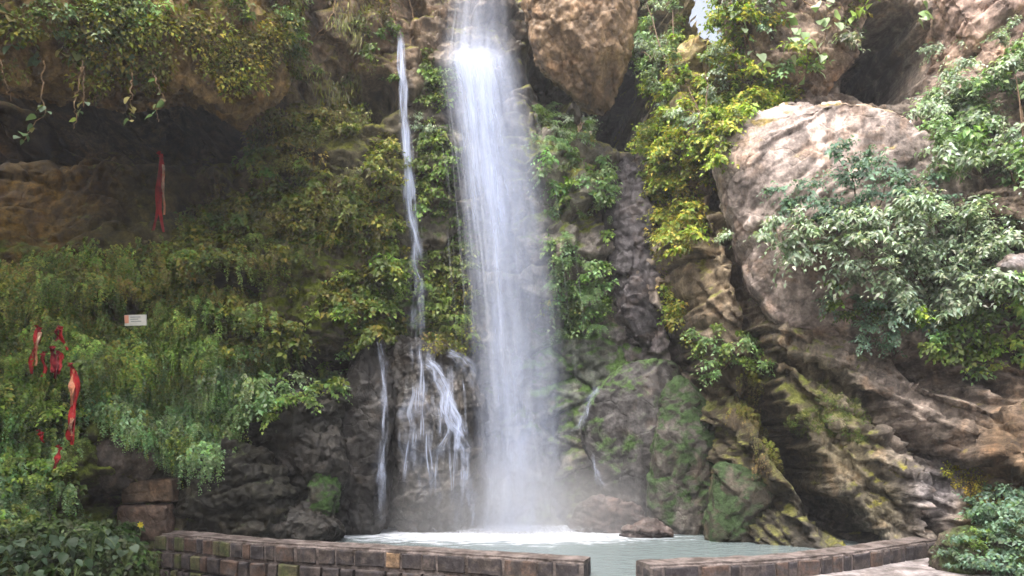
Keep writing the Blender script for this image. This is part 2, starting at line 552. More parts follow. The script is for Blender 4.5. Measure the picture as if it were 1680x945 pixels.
# plates of rock that stand proud of the face
bwx = BPX + 10 * fbm(CV * 2.0, 4, 421)
bwy = BPY + 10 * fbm(CV * 2.0, 4, 422)
for poly, fwd, k in [
    ([(1068, 260), (1095, 190), (1130, 170), (1166, 215), (1174, 300), (1188, 385), (1214, 475), (1234, 590), (1248, 680), (1290, 765), (1340, 840), (1385, 905), (1290, 915), (1195, 905), (1180, 760), (1150, 640), (1108, 520), (1092, 440), (1080, 340)], .45, 4),
    ([(1196, 600), (1228, 640), (1270, 750), (1350, 905), (1310, 910), (1250, 800), (1212, 700)], .2, 2),
    ([(1180, 390), (1214, 475), (1230, 590), (1200, 610), (1150, 560), (1130, 470)], .14, 3),
    ([(1238, 490), (1300, 465), (1400, 510), (1520, 580), (1640, 650), (1800, 720), (1800, 800), (1640, 775), (1540, 748), (1440, 705), (1370, 645), (1300, 602), (1250, 578)], .55, 2),
    ([(1260, 560), (1400, 620), (1560, 700), (1540, 730), (1440, 690), (1330, 620)], .16, 2),
    ([(1300, 480), (1400, 520), (1500, 575), (1470, 590), (1380, 545)], .14, 2),
    ([(1246, 585), (1300, 612), (1380, 658), (1440, 720), (1472, 800), (1492, 890), (1430, 886), (1372, 818), (1316, 748), (1264, 672)], .58, 1),
    ([(1300, 640), (1370, 670), (1430, 730), (1462, 800), (1470, 850), (1400, 760), (1340, 690)], .16, 1),
    ([(1444, 742), (1560, 752), (1640, 800), (1680, 930), (1500, 930), (1474, 860)], .28, 2),
    ([(1470, 800), (1580, 810), (1640, 860), (1560, 880), (1490, 850)], .12, 2),
    ([(1560, 722), (1620, 690), (1800, 700), (1800, 920), (1690, 905), (1600, 850)], .4, 3),
    ([(1600, 770), (1720, 760), (1740, 830), (1640, 830)], .15, 2)]:
    msk = in_poly(bwx, bwy, poly).astype(float).reshape(gx.shape)
    CV[:, 1] -= fwd * blur(msk, k).ravel()
nrm = vert_normals(CV, CF)
# bedding on the right-hand face: steep near the fissure, flatter to the right
BEDM = np.clip((BPX - 1080) / 120, 0, 1) * np.clip((BPY - 330) / 160, 0.15, 1)
bedd = 0
bw = CV + 0.05 * np.stack([fbm(CV * 0.8, 3, 1), fbm(CV * 0.8, 3, 2), fbm(CV * 0.8, 3, 3)], 1)
for th, wt in ((60, np.clip((1380 - BPX + .5 * (BPY - 650)) / 100, 0, 1)), (37, np.clip((BPX - 1280 - .5 * (BPY - 650)) / 100, 0, 1))):
    t = math.radians(th)
    hc = (bw[:, 0] * math.sin(t) + bw[:, 2] * math.cos(t) + .2 * bw[:, 1])
    al = (bw[:, 0] * math.cos(t) - bw[:, 2] * math.sin(t))
    sA, sB = facet(np.stack([hc * 3.4, al * .35, bw[:, 1] * .15], 1), 431, .8)
    sC, sD = facet(np.stack([hc * 9, al * .7, bw[:, 1] * .2], 1), 441, .8)
    lay = hc * 3.6 + .5 * vnoise(np.stack([al * .5, bw[:, 1] * .3, 0 * al], 1), 451)
    lay2 = hc * 10.5 + .8 * vnoise(np.stack([al * .9, bw[:, 1] * .5, 0 * al + 5], 1), 453)
    zi = np.zeros_like(lay, dtype=np.int64)
    r1 = _hash(np.floor(lay), np.floor(al * .8 + _hash(np.floor(lay), zi, zi, 7) * 5), zi, 461)
    r2 = _hash(np.floor(lay2), np.floor(al * 1.9 + _hash(np.floor(lay2), zi, zi, 8) * 5), zi, 463)
    saw = .20 * (.25 + r1) * (1 - np.mod(lay, 1.0)) + .085 * (.2 + r2) * (1 - np.mod(lay2, 1.0)) - .1
    sE = vnoise(np.stack([hc * 24, al * 1.6, bw[:, 1] * .5], 1), 443)
    bedd = bedd + wt * (saw + .05 * sA + .03 * sC + .012 * sE)
bedd = bedd * BEDM
soft = 1 - .75 * np.exp(-(((BPX - 90) / 190.0) ** 2 + ((BPY - 340) / 110.0) ** 2))
f2, e2 = facet(warp * np.array([3.0, 3.0, 4.2]), 21)
f3, e3 = facet(warp * np.array([8.0, 8.0, 11.0]), 31)
disp = bedd + (1 - .65 * BEDM) * soft * (0.17 * f1 + 0.055 * f2 - 0.14 * np.exp(-e1 * 18) - 0.04 * np.exp(-e2 * 12)) + 0.02 * f3 * soft + 0.06 * fbm(CV * 1.6, 5, 5) + 0.015 * fbm(CV * 12, 3, 9)
CV = CV + nrm * disp[:, None]

# hollows, caves and clefts that run back into the rock
CPX, CPY = project(CV)
cwx = CPX + 9 * fbm(CV * 2.2, 3, 411)
cwy = CPY + 9 * fbm(CV * 2.2, 3, 412)


for poly, dep, k in [
    ([(-200, 150), (0, 140), (130, 142), (260, 140), (340, 160), (395, 200), (430, 230), (400, 250), (300, 252), (200, 246), (80, 238), (-200, 245)], 2.2, 9),
    ([(958, 196), (985, 120), (1020, 70), (1042, 40), (1062, 60), (1076, 120), (1074, 190), (1062, 236), (1030, 240), (990, 232)], 5.0, 3),
    ([(880, 60), (905, 110), (940, 185), (965, 210), (935, 200), (900, 170), (872, 120), (868, 80)], 1.2, 3),
    ([(1402, 60), (1440, 30), (1490, 40), (1512, 80), (1500, 140), (1440, 152), (1408, 140)], 4.0, 4),
    ([(112, 500), (150, 498), (172, 512), (165, 526), (130, 520)], .8, 2), ([(184, 500), (206, 498), (210, 522), (190, 524)], .8, 2),
    ([(345, 462), (400, 458), (430, 466), (420, 480), (360, 482)], .9, 2), ([(390, 596), (470, 580), (560, 590), (555, 622), (470, 640), (400, 630)], .9, 4),
    ([(90, 812), (200, 800), (215, 830), (205, 872), (110, 868)], 1.2, 4), ([(1092, 380), (1108, 470), (1130, 560), (1150, 610), (1128, 600), (1100, 520)], 1.2, 2),
    ([(1172, 262), (1184, 262), (1202, 380), (1244, 480), (1252, 600), (1232, 600), (1222, 490), (1186, 390)], .9, 2), ([(1232, 600), (1246, 612), (1276, 676), (1326, 752), (1378, 822), (1430, 880), (1424, 898), (1392, 896), (1342, 846), (1290, 774), (1250, 694), (1234, 640)], 1.3, 1), ([(1400, 640), (1450, 660), (1500, 690), (1490, 700), (1440, 684)], .5, 1), ([(1236, 520), (1262, 512), (1280, 530), (1262, 552), (1240, 552)], .8, 2),
    ([(1478, 572), (1560, 590), (1650, 640), (1640, 668), (1560, 640), (1490, 604)], .9, 3), ([(1560, 360), (1640, 395), (1700, 405), (1700, 425), (1620, 410)], .8, 2),
    ([(440, 290), (480, 280), (500, 310), (470, 330)], .6, 3), ([(300, 300), (350, 290), (360, 340), (320, 380), (296, 350)], .7, 3), ([(560, 130), (620, 120), (640, 170), (600, 200), (560, 190)], .8, 4), ([(250, 560), (300, 570), (330, 620), (290, 610)], .7, 3),
    ([(470, 640), (550, 625), (560, 650), (500, 668)], .6, 2), ([(1500, 850), (1600, 870), (1660, 880), (1560, 890)], .8, 3)]:
    msk = in_poly(cwx, cwy, poly).astype(float).reshape(gx.shape)
    CV[:, 1] += dep * blur(blur(msk, k), max(1, k // 2)).ravel()
nrm = vert_normals(CV, CF)

# the rock's colours, region by region; some tints also carry shade
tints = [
    ((-100, 300), (0.095, 0.055, 0.007)), ((60, 330), (0.105, 0.06, 0.007)), ((150, 300), (0.085, 0.048, 0.006)), ((60, 430), (0.08, 0.048, 0.007)), ((60, 255), (0.03, 0.02, 0.007)), ((180, 400), (0.04, 0.034, 0.01)), ((240, 300), (0.045, 0.036, 0.012)),  # ochre wall, tinted darker to stand for the shade under the ledge
    ((250, 330), (0.10, 0.085, 0.03)), ((150, 200), (0.06, 0.05, 0.03)), ((350, 220), (0.06, 0.05, 0.03)), ((200, 600), (0.03, 0.03, 0.014)), ((60, 560), (0.03, 0.03, 0.014)), ((330, 480), (0.04, 0.035, 0.015)),  # rock behind the left plants darkened so the gaps read as shade
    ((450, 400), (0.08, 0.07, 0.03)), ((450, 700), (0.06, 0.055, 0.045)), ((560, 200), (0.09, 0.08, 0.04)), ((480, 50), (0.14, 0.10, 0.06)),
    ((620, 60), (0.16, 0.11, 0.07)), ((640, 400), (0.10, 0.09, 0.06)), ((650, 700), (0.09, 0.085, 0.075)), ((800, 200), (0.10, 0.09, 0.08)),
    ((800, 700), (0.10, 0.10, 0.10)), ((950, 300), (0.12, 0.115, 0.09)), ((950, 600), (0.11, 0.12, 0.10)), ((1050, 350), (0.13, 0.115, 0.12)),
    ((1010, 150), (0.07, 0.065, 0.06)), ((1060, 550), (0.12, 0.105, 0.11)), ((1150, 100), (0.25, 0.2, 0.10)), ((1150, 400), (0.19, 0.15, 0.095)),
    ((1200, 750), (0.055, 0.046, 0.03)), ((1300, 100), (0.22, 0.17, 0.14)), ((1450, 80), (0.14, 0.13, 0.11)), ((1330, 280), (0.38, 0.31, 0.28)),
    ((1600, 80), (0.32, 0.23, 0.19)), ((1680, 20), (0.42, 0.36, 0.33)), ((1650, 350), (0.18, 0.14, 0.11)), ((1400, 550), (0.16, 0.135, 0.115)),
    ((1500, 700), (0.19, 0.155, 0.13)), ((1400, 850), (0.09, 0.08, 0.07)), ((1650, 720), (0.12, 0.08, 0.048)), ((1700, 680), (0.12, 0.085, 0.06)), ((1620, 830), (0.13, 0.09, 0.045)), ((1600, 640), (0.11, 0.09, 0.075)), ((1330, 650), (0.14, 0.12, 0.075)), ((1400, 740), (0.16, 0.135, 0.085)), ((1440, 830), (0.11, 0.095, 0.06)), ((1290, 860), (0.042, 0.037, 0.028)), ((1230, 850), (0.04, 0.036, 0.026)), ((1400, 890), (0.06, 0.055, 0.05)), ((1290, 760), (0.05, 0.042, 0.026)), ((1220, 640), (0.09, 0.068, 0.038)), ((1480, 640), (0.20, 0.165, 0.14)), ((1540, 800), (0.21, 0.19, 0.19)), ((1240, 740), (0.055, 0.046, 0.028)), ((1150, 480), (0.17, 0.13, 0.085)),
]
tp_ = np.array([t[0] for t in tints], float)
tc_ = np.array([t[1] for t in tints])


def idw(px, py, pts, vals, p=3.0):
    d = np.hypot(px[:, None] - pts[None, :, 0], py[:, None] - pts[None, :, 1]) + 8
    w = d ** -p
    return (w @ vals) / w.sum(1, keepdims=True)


mosses = [((0, 500), 0.75), ((200, 600), 0.7), ((60, 300), 0.08), ((200, 300), 0.25), ((400, 450), 0.6), ((560, 300), 0.6), ((560, 480), 0.6), ((450, 720), 0.25),
          ((480, 60), 0.4), ((640, 400), 0.35), ((720, 500), 0.6), ((700, 200), 0.3), ((650, 720), 0.12), ((800, 500), 0.2), ((930, 350), 0.45), ((950, 560), 0.6),
          ((1050, 400), 0.12), ((1140, 400), 0.35), ((1150, 150), 0.5), ((1250, 800), 0.4), ((1350, 700), 0.35), ((1450, 500), 0.3), ((1550, 650), 0.15), ((1620, 780), 0.35), ((1640, 720), 0.15), ((1350, 690), .5), ((1420, 790), .35), ((1220, 700), .4), ((1300, 820), .35), ((1480, 620), .08), ((1540, 820), .05), ((1600, 100), 0.15), ((1450, 100), 0.1)]
mp_ = np.array([t[0] for t in mosses], float)
mc_ = np.array([[t[1]] for t in mosses])
mcols = [((100, 500), (0.055, 0.075, 0.010)), ((300, 300), (0.10, 0.10, 0.015)), ((480, 60), (0.14, 0.12, 0.02)), ((560, 450), (0.09, 0.11, 0.015)), ((720, 500), (0.05, 0.09, 0.02)),
         ((950, 560), (0.06, 0.11, 0.03)), ((1130, 300), (0.22, 0.20, 0.03)), ((1250, 780), (0.10, 0.10, 0.03)), ((1450, 600), (0.12, 0.14, 0.03)), ((1620, 800), (0.24, 0.20, 0.02))]
kp_ = np.array([t[0] for t in mcols], float)
kc_ = np.array([t[1] for t in mcols])


def rock_attrs(v, tint=None, moss=None, mosscol=None, wet=None, bed=None):
    n = len(v)
    px, py = project(np.stack([v[:, 0], np.maximum(v[:, 1], 3), v[:, 2]], 1))
    a = {}
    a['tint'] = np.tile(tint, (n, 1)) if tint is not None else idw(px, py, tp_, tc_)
    a['moss'] = np.full(n, moss) if moss is not None else idw(px, py, mp_, mc_)[:, 0]
    a['mosscol'] = np.tile(mosscol, (n, 1)) if mosscol is not None else idw(px, py, kp_, kc_)
    a['wet'] = np.full(n, wet) if wet is not None else np.exp(-((px - 800) / 260.0) ** 2)
    if bed is not None:
        t = math.radians(bed)
        a['bed'] = np.tile([math.sin(t), math.cos(t), 0.16], (n, 1))
    else:
        t = np.radians(np.interp(px - .5 * (py - 650), [1250, 1300, 1370, 1700], [60, 56, 38, 34]))
        a['bed'] = np.stack([np.sin(t), np.cos(t), 0.25 + .6 * np.clip((px - 1150) / 150, 0, 1)], 1)
    return a


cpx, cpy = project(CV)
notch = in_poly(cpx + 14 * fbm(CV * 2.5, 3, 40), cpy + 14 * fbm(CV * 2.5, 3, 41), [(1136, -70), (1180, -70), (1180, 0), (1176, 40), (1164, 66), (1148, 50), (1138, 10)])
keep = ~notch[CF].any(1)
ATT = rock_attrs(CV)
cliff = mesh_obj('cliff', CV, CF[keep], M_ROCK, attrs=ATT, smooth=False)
tag(cliff, 'dark mossy cliff face behind the waterfall, recessed into a grotto', 'cliff', kind='structure')

# unseen wall added on the left, outside the picture, to shade that side
gy, gzz = np.meshgrid(np.arange(-6, 9.6, 0.25), np.arange(-0.7, 14.5, 0.25), indexing='ij')
gv = np.stack([-9.6 + 0.0 * gy + 0.12 * gzz, gy, gzz], -1).reshape(-1, 3)
gf = grid_faces(gy.shape[0], gy.shape[1])
f1, e1 = facet(gv * 0.8, 51)
gv[:, 0] += 0.35 * f1 + 0.3 * fbm(gv * 0.5, 4, 52)
gorge = mesh_obj('unseen_shade_wall', gv, gf, M_ROCK, attrs=rock_attrs(gv, (0.10, 0.09, 0.05), 0.6, (0.06, 0.08, 0.015), 0.0, 0))
tag(gorge, 'unseen mossy wall added along the left side to shade it', 'cliff', kind='structure')

POOL_MESH = [(CV, CF[keep], nrm)]
BV, BFc = [CV], [CF[keep]]


# ------------------------------------------------------------------ rocks
def linear(p, n):
    out = []
    for i in range(len(p)):
        a, b = p[i], p[(i + 1) % len(p)]
        k = max(2, int(n / len(p)))
        for t in np.arange(k) / k: out.append(a + (b - a) * t)
    return np.array(out)


def remesh(v, f, vox):
    me = bpy.data.meshes.new('tmp_rock')
    me.from_pydata([tuple(x) for x in v], [], [tuple(int(i) for i in x) for x in f])
    ob = bpy.data.objects.new('tmp_rock', me)
    COL.objects.link(ob)
    md = ob.modifiers.new('r', 'REMESH'); md.mode = 'VOXEL'; md.voxel_size = vox
    dg = bpy.context.evaluated_depsgraph_get()
    ev = ob.evaluated_get(dg).to_mesh()
    vv = np.zeros(len(ev.vertices) * 3, np.float32); ev.vertices.foreach_get('co', vv)
    nl = len(ev.loops)
    ff = np.zeros(nl, np.int32); ev.loops.foreach_get('vertex_index', ff)
    vv = vv.reshape(-1, 3).astype(float); ff = ff.reshape(-1, 4)
    bpy.data.objects.remove(ob); bpy.data.meshes.remove(me)
    return vv, ff


def outline_rock(name, label, pts, Y, thick, back=None, tint=None, moss=None, mosscol=None, wet=None, p=2.6, amp=0.1, cell=0.6, strata=None, sfreq=5.0, samp=0.06, res=0.045, seed=0, group=None, cat='rock', fine=0.014, vox=0.026, corners=False, cuts=26):
    rim = np.array([W(t[0], t[1], t[2] if len(t) > 2 else Y) for t in pts])
    per = np.linalg.norm(np.roll(rim, -1, 0) - rim, axis=1).sum()
    n = int(min(360, max(60, per / res)))
    rim = linear(rim, n) if corners else catmull(rim, n)
    n = len(rim)
    cen = rim.mean(0)
    R = np.linalg.norm(rim - cen, axis=1).mean()
    mfr = int(min(60, max(14, R / res)))
    back = thick if back is None else back
    rows = []
    for s in np.linspace(0, 1, 10)[:-1]:
        k = max(s, 0.02)
        rows.append((k, +back * (1 - k ** p) ** (1 / p)))
    for th in np.linspace(0, 1, mfr):
        k = max(1 - th ** 1.6, 0.015)
        rows.append((k, -thick * (1 - min(k, 0.9999) ** p) ** (1 / p)))
    v = np.stack([np.stack([cen[0] + k * (rim[:, 0] - cen[0]), cen[1] + k * (rim[:, 1] - cen[1]) + dy, cen[2] + k * (rim[:, 2] - cen[2])], 1) for k, dy in rows], 1).reshape(-1, 3)
    m = len(rows)
    f = grid_faces(n, m, True)
    f = [tuple(x) for x in f] + [tuple(i * m for i in range(n))][::1] + [tuple(i * m + m - 1 for i in range(n))]
    v, f = remesh(v, f, vox)
    # split faces: chop the lump with random planes so that it breaks into flats and edges
    rr = np.random.RandomState(seed + 900)
    sc_ = np.array([np.ptp(v[:, 0]), np.ptp(v[:, 1]), np.ptp(v[:, 2])]) / 2
    for k in range(cuts):
        nn = rr.normal(size=3) * np.array([1, .9, 1])
        if rr.rand() < .6: nn[1] = -abs(nn[1]) - .4
        nn = nn / sc_ ** .5; nn /= np.linalg.norm(nn)
        dd = (v - cen) @ nn
        h = np.quantile(dd, rr.uniform(.93, .99))
        ex = np.maximum(dd - h, 0)
        v = v - (ex * .92)[:, None] * nn
    nr = vert_normals(v, f)
    if ((v - cen) * nr).sum(1).mean() < 0:
        f = f[:, ::-1]; nr = -nr
    wv = v + seed * 7.31
    wv = wv + 0.16 * cell * np.stack([fbm(wv * 0.9 / cell, 3, 1), fbm(wv * 0.9 / cell, 3, 2), fbm(wv * 0.9 / cell, 3, 3)], 1)
    a1, b1 = facet(wv / cell, 61)
    a2, b2 = facet(wv / (cell * 0.4), 71)
    a3, b3 = facet(wv / (cell * 0.16), 75)
    d = amp * (a1 * 0.55 + 0.28 * a2 + 0.14 * a3 - 0.14 * np.exp(-b1 * 22)) + amp * 0.25 * fbm(wv * 0.9 / cell, 4, 81) + fine * fbm(wv * 9, 4, 91, .7)
    if strata is not None:
        # bedding planes: direction given as the picture angle the layers run along
        t = math.radians(strata)
        nx, nz = math.sin(t), math.cos(t)
        h = (wv[:, 0] * nx + wv[:, 2] * nz + 0.25 * wv[:, 1]) * sfreq
        along = wv[:, 0] * nz - wv[:, 2] * nx
        pp = np.stack([h, along * 0.3, wv[:, 1] * 0.2], 1)
        s1, sb = facet(pp, 101, 0.5)
        s2 = vnoise(np.stack([h * 2.6, along * .5, wv[:, 1] * .4], 1), 103)
        d = d + samp * (s1 + 0.5 * s2 - 0.9 * np.exp(-sb * 12))
    v = v + nr * d[:, None]
    o = mesh_obj(name, v, f, M_ROCK, attrs=rock_attrs(v, tint, moss, mosscol, wet, strata), smooth=False)
    tag(o, label, cat, group)
    POOL_MESH.append((v, f, nr))
    BV.append(v); BFc.append(f)
    return o


BR = (0.17, 0.12, 0.06)
outline_rock('overhanging_ledge', 'massive brown earthy ledge jutting out over the dark hollow at upper left', [(-160, 120, 8.8), (-60, 138, 9.0), (60, 142, 9.2), (160, 140, 9.5), (260, 138, 9.8), (330, 152, 10.0), (385, 188, 10.2), (430, 165, 10.5), (470, 120, 10.9), (490, 40, 11.2), (500, -60, 11.4), (420, -150, 11.3), (200, -180, 10.9), (0, -180, 10.4), (-160, -120, 9.6)], 9.8, 0.75, 1.5, tint=(0.17, 0.115, 0.05), moss=0.42, mosscol=(0.16, 0.15, 0.02), p=3.2, amp=0.14, cell=0.6, seed=1, cat='rock ledge')
outline_rock('hanging_boulder', 'wedge of tan rock wedged high beside the top of the main fall', [(848, -90), (862, 10), (872, 60), (892, 112), (922, 168), (962, 188), (1000, 184), (1022, 130), (1036, 60), (1050, -20), (1048, -100), (950, -140)], 11.9, 0.75, 0.9, tint=(0.21, 0.145, 0.09), moss=0.16, mosscol=(0.12, 0.12, 0.04), p=2.3, amp=0.06, cell=0.7, seed=2, strata=62, sfreq=3, samp=0.04, fine=0.03, cuts=40)
outline_rock('sunlit_boulder', 'huge pale pinkish boulder bulging above the leafy shrub at right', [(1166, 262), (1186, 208), (1232, 172), (1300, 154), (1380, 147), (1455, 158), (1520, 196), (1590, 280), (1620, 390), (1580, 490), (1470, 560), (1360, 570), (1280, 545), (1238, 490), (1204, 410), (1180, 340)], 10.75, 0.85, 0.9, cuts=20, tint=(0.29, 0.24, 0.215), moss=0.26, mosscol=(0.20, 0.15, 0.05), p=2.9, amp=0.06, cell=0.9, seed=3, wet=0.0, fine=0.010, strata=-38, sfreq=2.0, samp=0.028)
outline_rock('dark_rock_column', 'dark purplish grey fractured column right of the main fall', [(1000, 270), (1030, 235), (1062, 250), (1072, 330), (1088, 420), (1100, 500), (1124, 570), (1110, 592), (1050, 588), (1015, 560), (1000, 480), (992, 380)], 12.45, 0.4, 0.8, tint=(0.055, 0.050, 0.053), moss=0.10, mosscol=(0.07, 0.12, 0.03), p=3, amp=0.1, cell=0.6, seed=5, wet=0.6, cuts=40)
outline_rock('wet_mossy_boulder', 'rounded wet boulder with pale moss crest beside the fall, dark top', [(955, 720), (960, 680), (985, 630), (1020, 598), (1070, 588), (1120, 590), (1140, 640), (1120, 740), (1105, 880), (1060, 900), (1010, 880), (985, 800)], 12.05, 0.4, 0.6, tint=(0.045, 0.042, 0.041), moss=0.42, mosscol=(0.05, 0.085, 0.028), p=4, amp=0.05, cell=0.8, seed=6, wet=0.8, cuts=40)
outline_rock('green_mossy_boulder', 'smooth boulder cloaked in dark green moss at right pool edge', [(1078, 680), (1090, 635), (1120, 612), (1150, 640), (1175, 700), (1188, 790), (1190, 900), (1120, 905), (1072, 890), (1062, 780)], 11.7, 0.4, 0.7, tint=(0.056, 0.050, 0.044), moss=0.55, mosscol=(0.027, 0.047, 0.017), p=3.5, amp=0.06, cell=0.6, seed=7, wet=0.5, cuts=30)
outline_rock('low_mossy_rock', 'low flat-fronted mossy green rock at the foot of the leaning slab', [(1165, 800), (1180, 762), (1220, 765), (1260, 800), (1285, 850), (1295, 910), (1230, 915), (1165, 905)], 10.9, 0.35, 0.5, tint=(0.07, 0.06, 0.045), moss=0.52, mosscol=(0.027, 0.045, 0.018), p=3.2, amp=0.06, cell=0.5, seed=8, wet=0.5)
# leaning strata at right
outline_rock('shadowed_ledge', 'dark brown ledge jutting from the right edge above the shrub', [(1570, 330), (1610, 312), (1680, 300), (1780, 300), (1780, 400), (1700, 398), (1650, 385), (1605, 360)], 9.6, 0.45, 0.8, tint=(0.17, 0.13, 0.10), moss=0.1, p=3, amp=0.08, cell=0.4, seed=15, strata=15, sfreq=5, samp=0.05, cat='rock ledge')
outline_rock('flat_grey_stone', 'small flat pale grey stone among leaves at right edge', [(1635, 432), (1650, 420), (1700, 415), (1740, 425), (1740, 450), (1690, 452), (1645, 446)], 9.1, 0.14, 0.2, tint=(0.30, 0.27, 0.27), moss=0.02, amp=0.03, cell=0.3, seed=16)
outline_rock('pink_bank', 'reddish sloping rock bank at the top right corner', [(1520, 40), (1560, -40), (1650, -90), (1780, -90), (1780, 200), (1700, 190), (1620, 175), (1550, 120)], 10.5, 0.4, 0.9, tint=(0.36, 0.26, 0.21), moss=0.1, mosscol=(0.2, 0.18, 0.05), amp=0.1, cell=0.6, seed=17, strata=-25, sfreq=3, samp=0.05)
outline_rock('root_draped_bank', 'brown bank hung with roots and leaves at upper right', [(1190, 40), (1200, -90), (1300, -110), (1400, -100), (1420, 20), (1410, 110), (1400, 150), (1320, 160), (1240, 160), (1200, 120)], 11.4, 0.4, 0.8, tint=(0.24, 0.18, 0.14), moss=0.2, mosscol=(0.2, 0.19, 0.05), amp=0.13, cell=0.5, seed=18)
# pool-side pink stones
outline_rock('pool_stone', 'largest flat brownish stone at the right of the plunge foam', [(938, 862), (944, 836), (962, 818), (990, 806), (1016, 812), (1040, 832), (1064, 852), (1070, 876), (1010, 886), (950, 882)], 11.75, 0.2, 0.4, tint=(0.07, 0.054, 0.05), moss=0.03, wet=0.8, amp=0.06, cell=0.3, seed=19, group='stones at the pool edge', strata=20, sfreq=6, samp=0.03)
outline_rock('pool_stone', 'low brownish stone at water line below the green mossy boulder', [(1012, 880), (1030, 860), (1062, 852), (1092, 862), (1108, 880), (1080, 888), (1040, 888)], 11.15, 0.2, 0.3, tint=(0.065, 0.052, 0.048), moss=0.02, wet=0.8, amp=0.05, cell=0.25, seed=20, group='stones at the pool edge', strata=15, sfreq=7, samp=0.03)
# left side
D = (0.075, 0.068, 0.058)
outline_rock('dark_slab', 'smooth dark slab standing left of the lower cascade', [(556, 640), (580, 560), (612, 540), (640, 580), (650, 700), (640, 800), (620, 890), (540, 895), (545, 780)], 11.55, 0.35, 0.7, tint=(0.028, 0.026, 0.024), moss=0.10, mosscol=(0.06, 0.08, 0.03), wet=0.9, amp=0.07, cell=0.7, seed=21, p=3, cuts=14)
outline_rock('cascade_rock', 'lumpy wet rock under the split trickles left of the main fall', [(612, 580), (650, 556), (710, 560), (765, 585), (790, 650), (800, 760), (795, 890), (700, 895), (620, 890), (630, 780), (622, 680)], 11.95, 0.5, 0.7, tint=(0.053, 0.049, 0.044), moss=0.14, mosscol=(0.09, 0.11, 0.04), wet=0.9, amp=0.1, cell=0.55, seed=22, p=3)
outline_rock('dark_boulder', 'large black brown boulder under the leafy slope, upper of the left heap', [(378, 690), (410, 640), (480, 615), (548, 630), (562, 690), (555, 770), (500, 778), (430, 760)], 11.1, 0.4, 0.6, tint=(0.020, 0.019, 0.015), moss=0.14, mosscol=(0.06, 0.07, 0.02), wet=0.6, amp=0.10, cell=0.5, seed=23, strata=-30, sfreq=3, samp=0.05, group='dark boulders left of the cascade')
outline_rock('dark_boulder', 'squat dark boulder with faint moss left of the smooth slab', [(455, 720), (500, 692), (550, 700), (572, 760), (560, 812), (505, 806), (462, 780)], 10.95, 0.3, 0.5, tint=(0.024, 0.022, 0.019), moss=0.08, mosscol=(0.06, 0.07, 0.02), wet=0.7, amp=0.08, cell=0.4, seed=24, group='dark boulders left of the cascade')
outline_rock('dark_boulder', 'wide dark boulder right of the two stone blocks, behind the brick wall', [(296, 800), (320, 745), (380, 725), (450, 740), (480, 790), (490, 850), (470, 905), (380, 912), (300, 905)], 10.55, 0.4, 0.6, tint=(0.019, 0.018, 0.013), moss=0.25, mosscol=(0.045, 0.06, 0.02), wet=0.5, amp=0.10, cell=0.45, seed=25, strata=-20, sfreq=3, samp=0.05, group='dark boulders left of the cascade')
outline_rock('dark_boulder', 'low flattish dark stone at waterline in front of the moss tongue', [(400, 850), (450, 825), (520, 835), (560, 862), (560, 900), (470, 908), (400, 900)], 10.6, 0.3, 0.5, tint=(0.022, 0.020, 0.017), moss=0.16, mosscol=(0.05, 0.07, 0.025), wet=0.8, amp=0.07, cell=0.3, seed=26, group='dark boulders left of the cascade')
outline_rock('moss_tongue_rock', 'pointed upright rock with a green moss tongue left of the cascade', [(500, 812), (512, 778), (532, 762), (550, 776), (558, 806), (550, 840), (534, 872), (522, 900), (508, 880), (500, 846)], 10.75, 0.16, 0.35, tint=(0.05, 0.05, 0.04), moss=0.6, mosscol=(0.026, 0.052, 0.014), wet=0.5, amp=0.05, cell=0.25, seed=27, cuts=40)
outline_rock('grey_boulder', 'grey brown overhanging boulder under the left ferns above the stone blocks', [(120, 740), (140, 690), (190, 668), (240, 690), (262, 740), (240, 790), (190, 808), (140, 800)], 10.15, 0.3, 0.6, tint=(0.075, 0.062, 0.052), moss=0.08, mosscol=(0.07, 0.08, 0.02), wet=0.2, amp=0.06, cell=0.5, seed=28)

outline_rock('leafy_bank', 'low overgrown earth bank in the bottom left corner', [(-160, 880), (-60, 850), (80, 858), (180, 866), (235, 890), (250, 960), (240, 1040), (-160, 1060)], 8.75, 0.45, 0.7, tint=(0.06, 0.05, 0.03), moss=0.6, mosscol=(0.04, 0.06, 0.015), p=3, amp=0.06, cell=0.4, seed=29, cat='bank')
outline_rock('corner_bank', 'low dark earth bank under the bottom right shrub', [(1530, 905), (1570, 870), (1640, 860), (1760, 850), (1780, 1040), (1600, 1050), (1520, 1000)], 8.5, 0.35, 0.6, tint=(0.05, 0.04, 0.03), moss=0.45, mosscol=(0.045, 0.06, 0.02), p=3, amp=0.05, cell=0.3, seed=30, cat='bank')
outline_rock('stone_block', 'squared brown stone block, upper of the two stacked under the ferns', [(214, 788), (296, 783), (297, 822), (214, 824)], 10.4, 0.28, 0.4, tint=(0.075, 0.053, 0.036), moss=0.18, mosscol=(0.12, 0.09, 0.02), p=9, amp=0.012, cell=0.25, seed=31, cuts=0, corners=True, group='stacked stone blocks', cat='stone block', vox=0.025)
outline_rock('stone_block', 'squared brown stone block, lower of the two, touching the brick wall', [(208, 826), (288, 826), (289, 885), (206, 885)], 10.38, 0.3, 0.4, tint=(0.08, 0.056, 0.042), moss=0.2, mosscol=(0.16, 0.10, 0.02), p=9, amp=0.012, cell=0.25, seed=32, cuts=0, corners=True, group='stacked stone blocks', cat='stone block', vox=0.025)

ALLV = np.concatenate(BV)
off = np.cumsum([0] + [len(v) for v in BV[:-1]])
ALLF = np.concatenate([f + o for f, o in zip(BFc, off)])
BVH = BVHTree.FromPolygons([tuple(v) for v in ALLV], [tuple(int(i) for i in f) for f in ALLF])


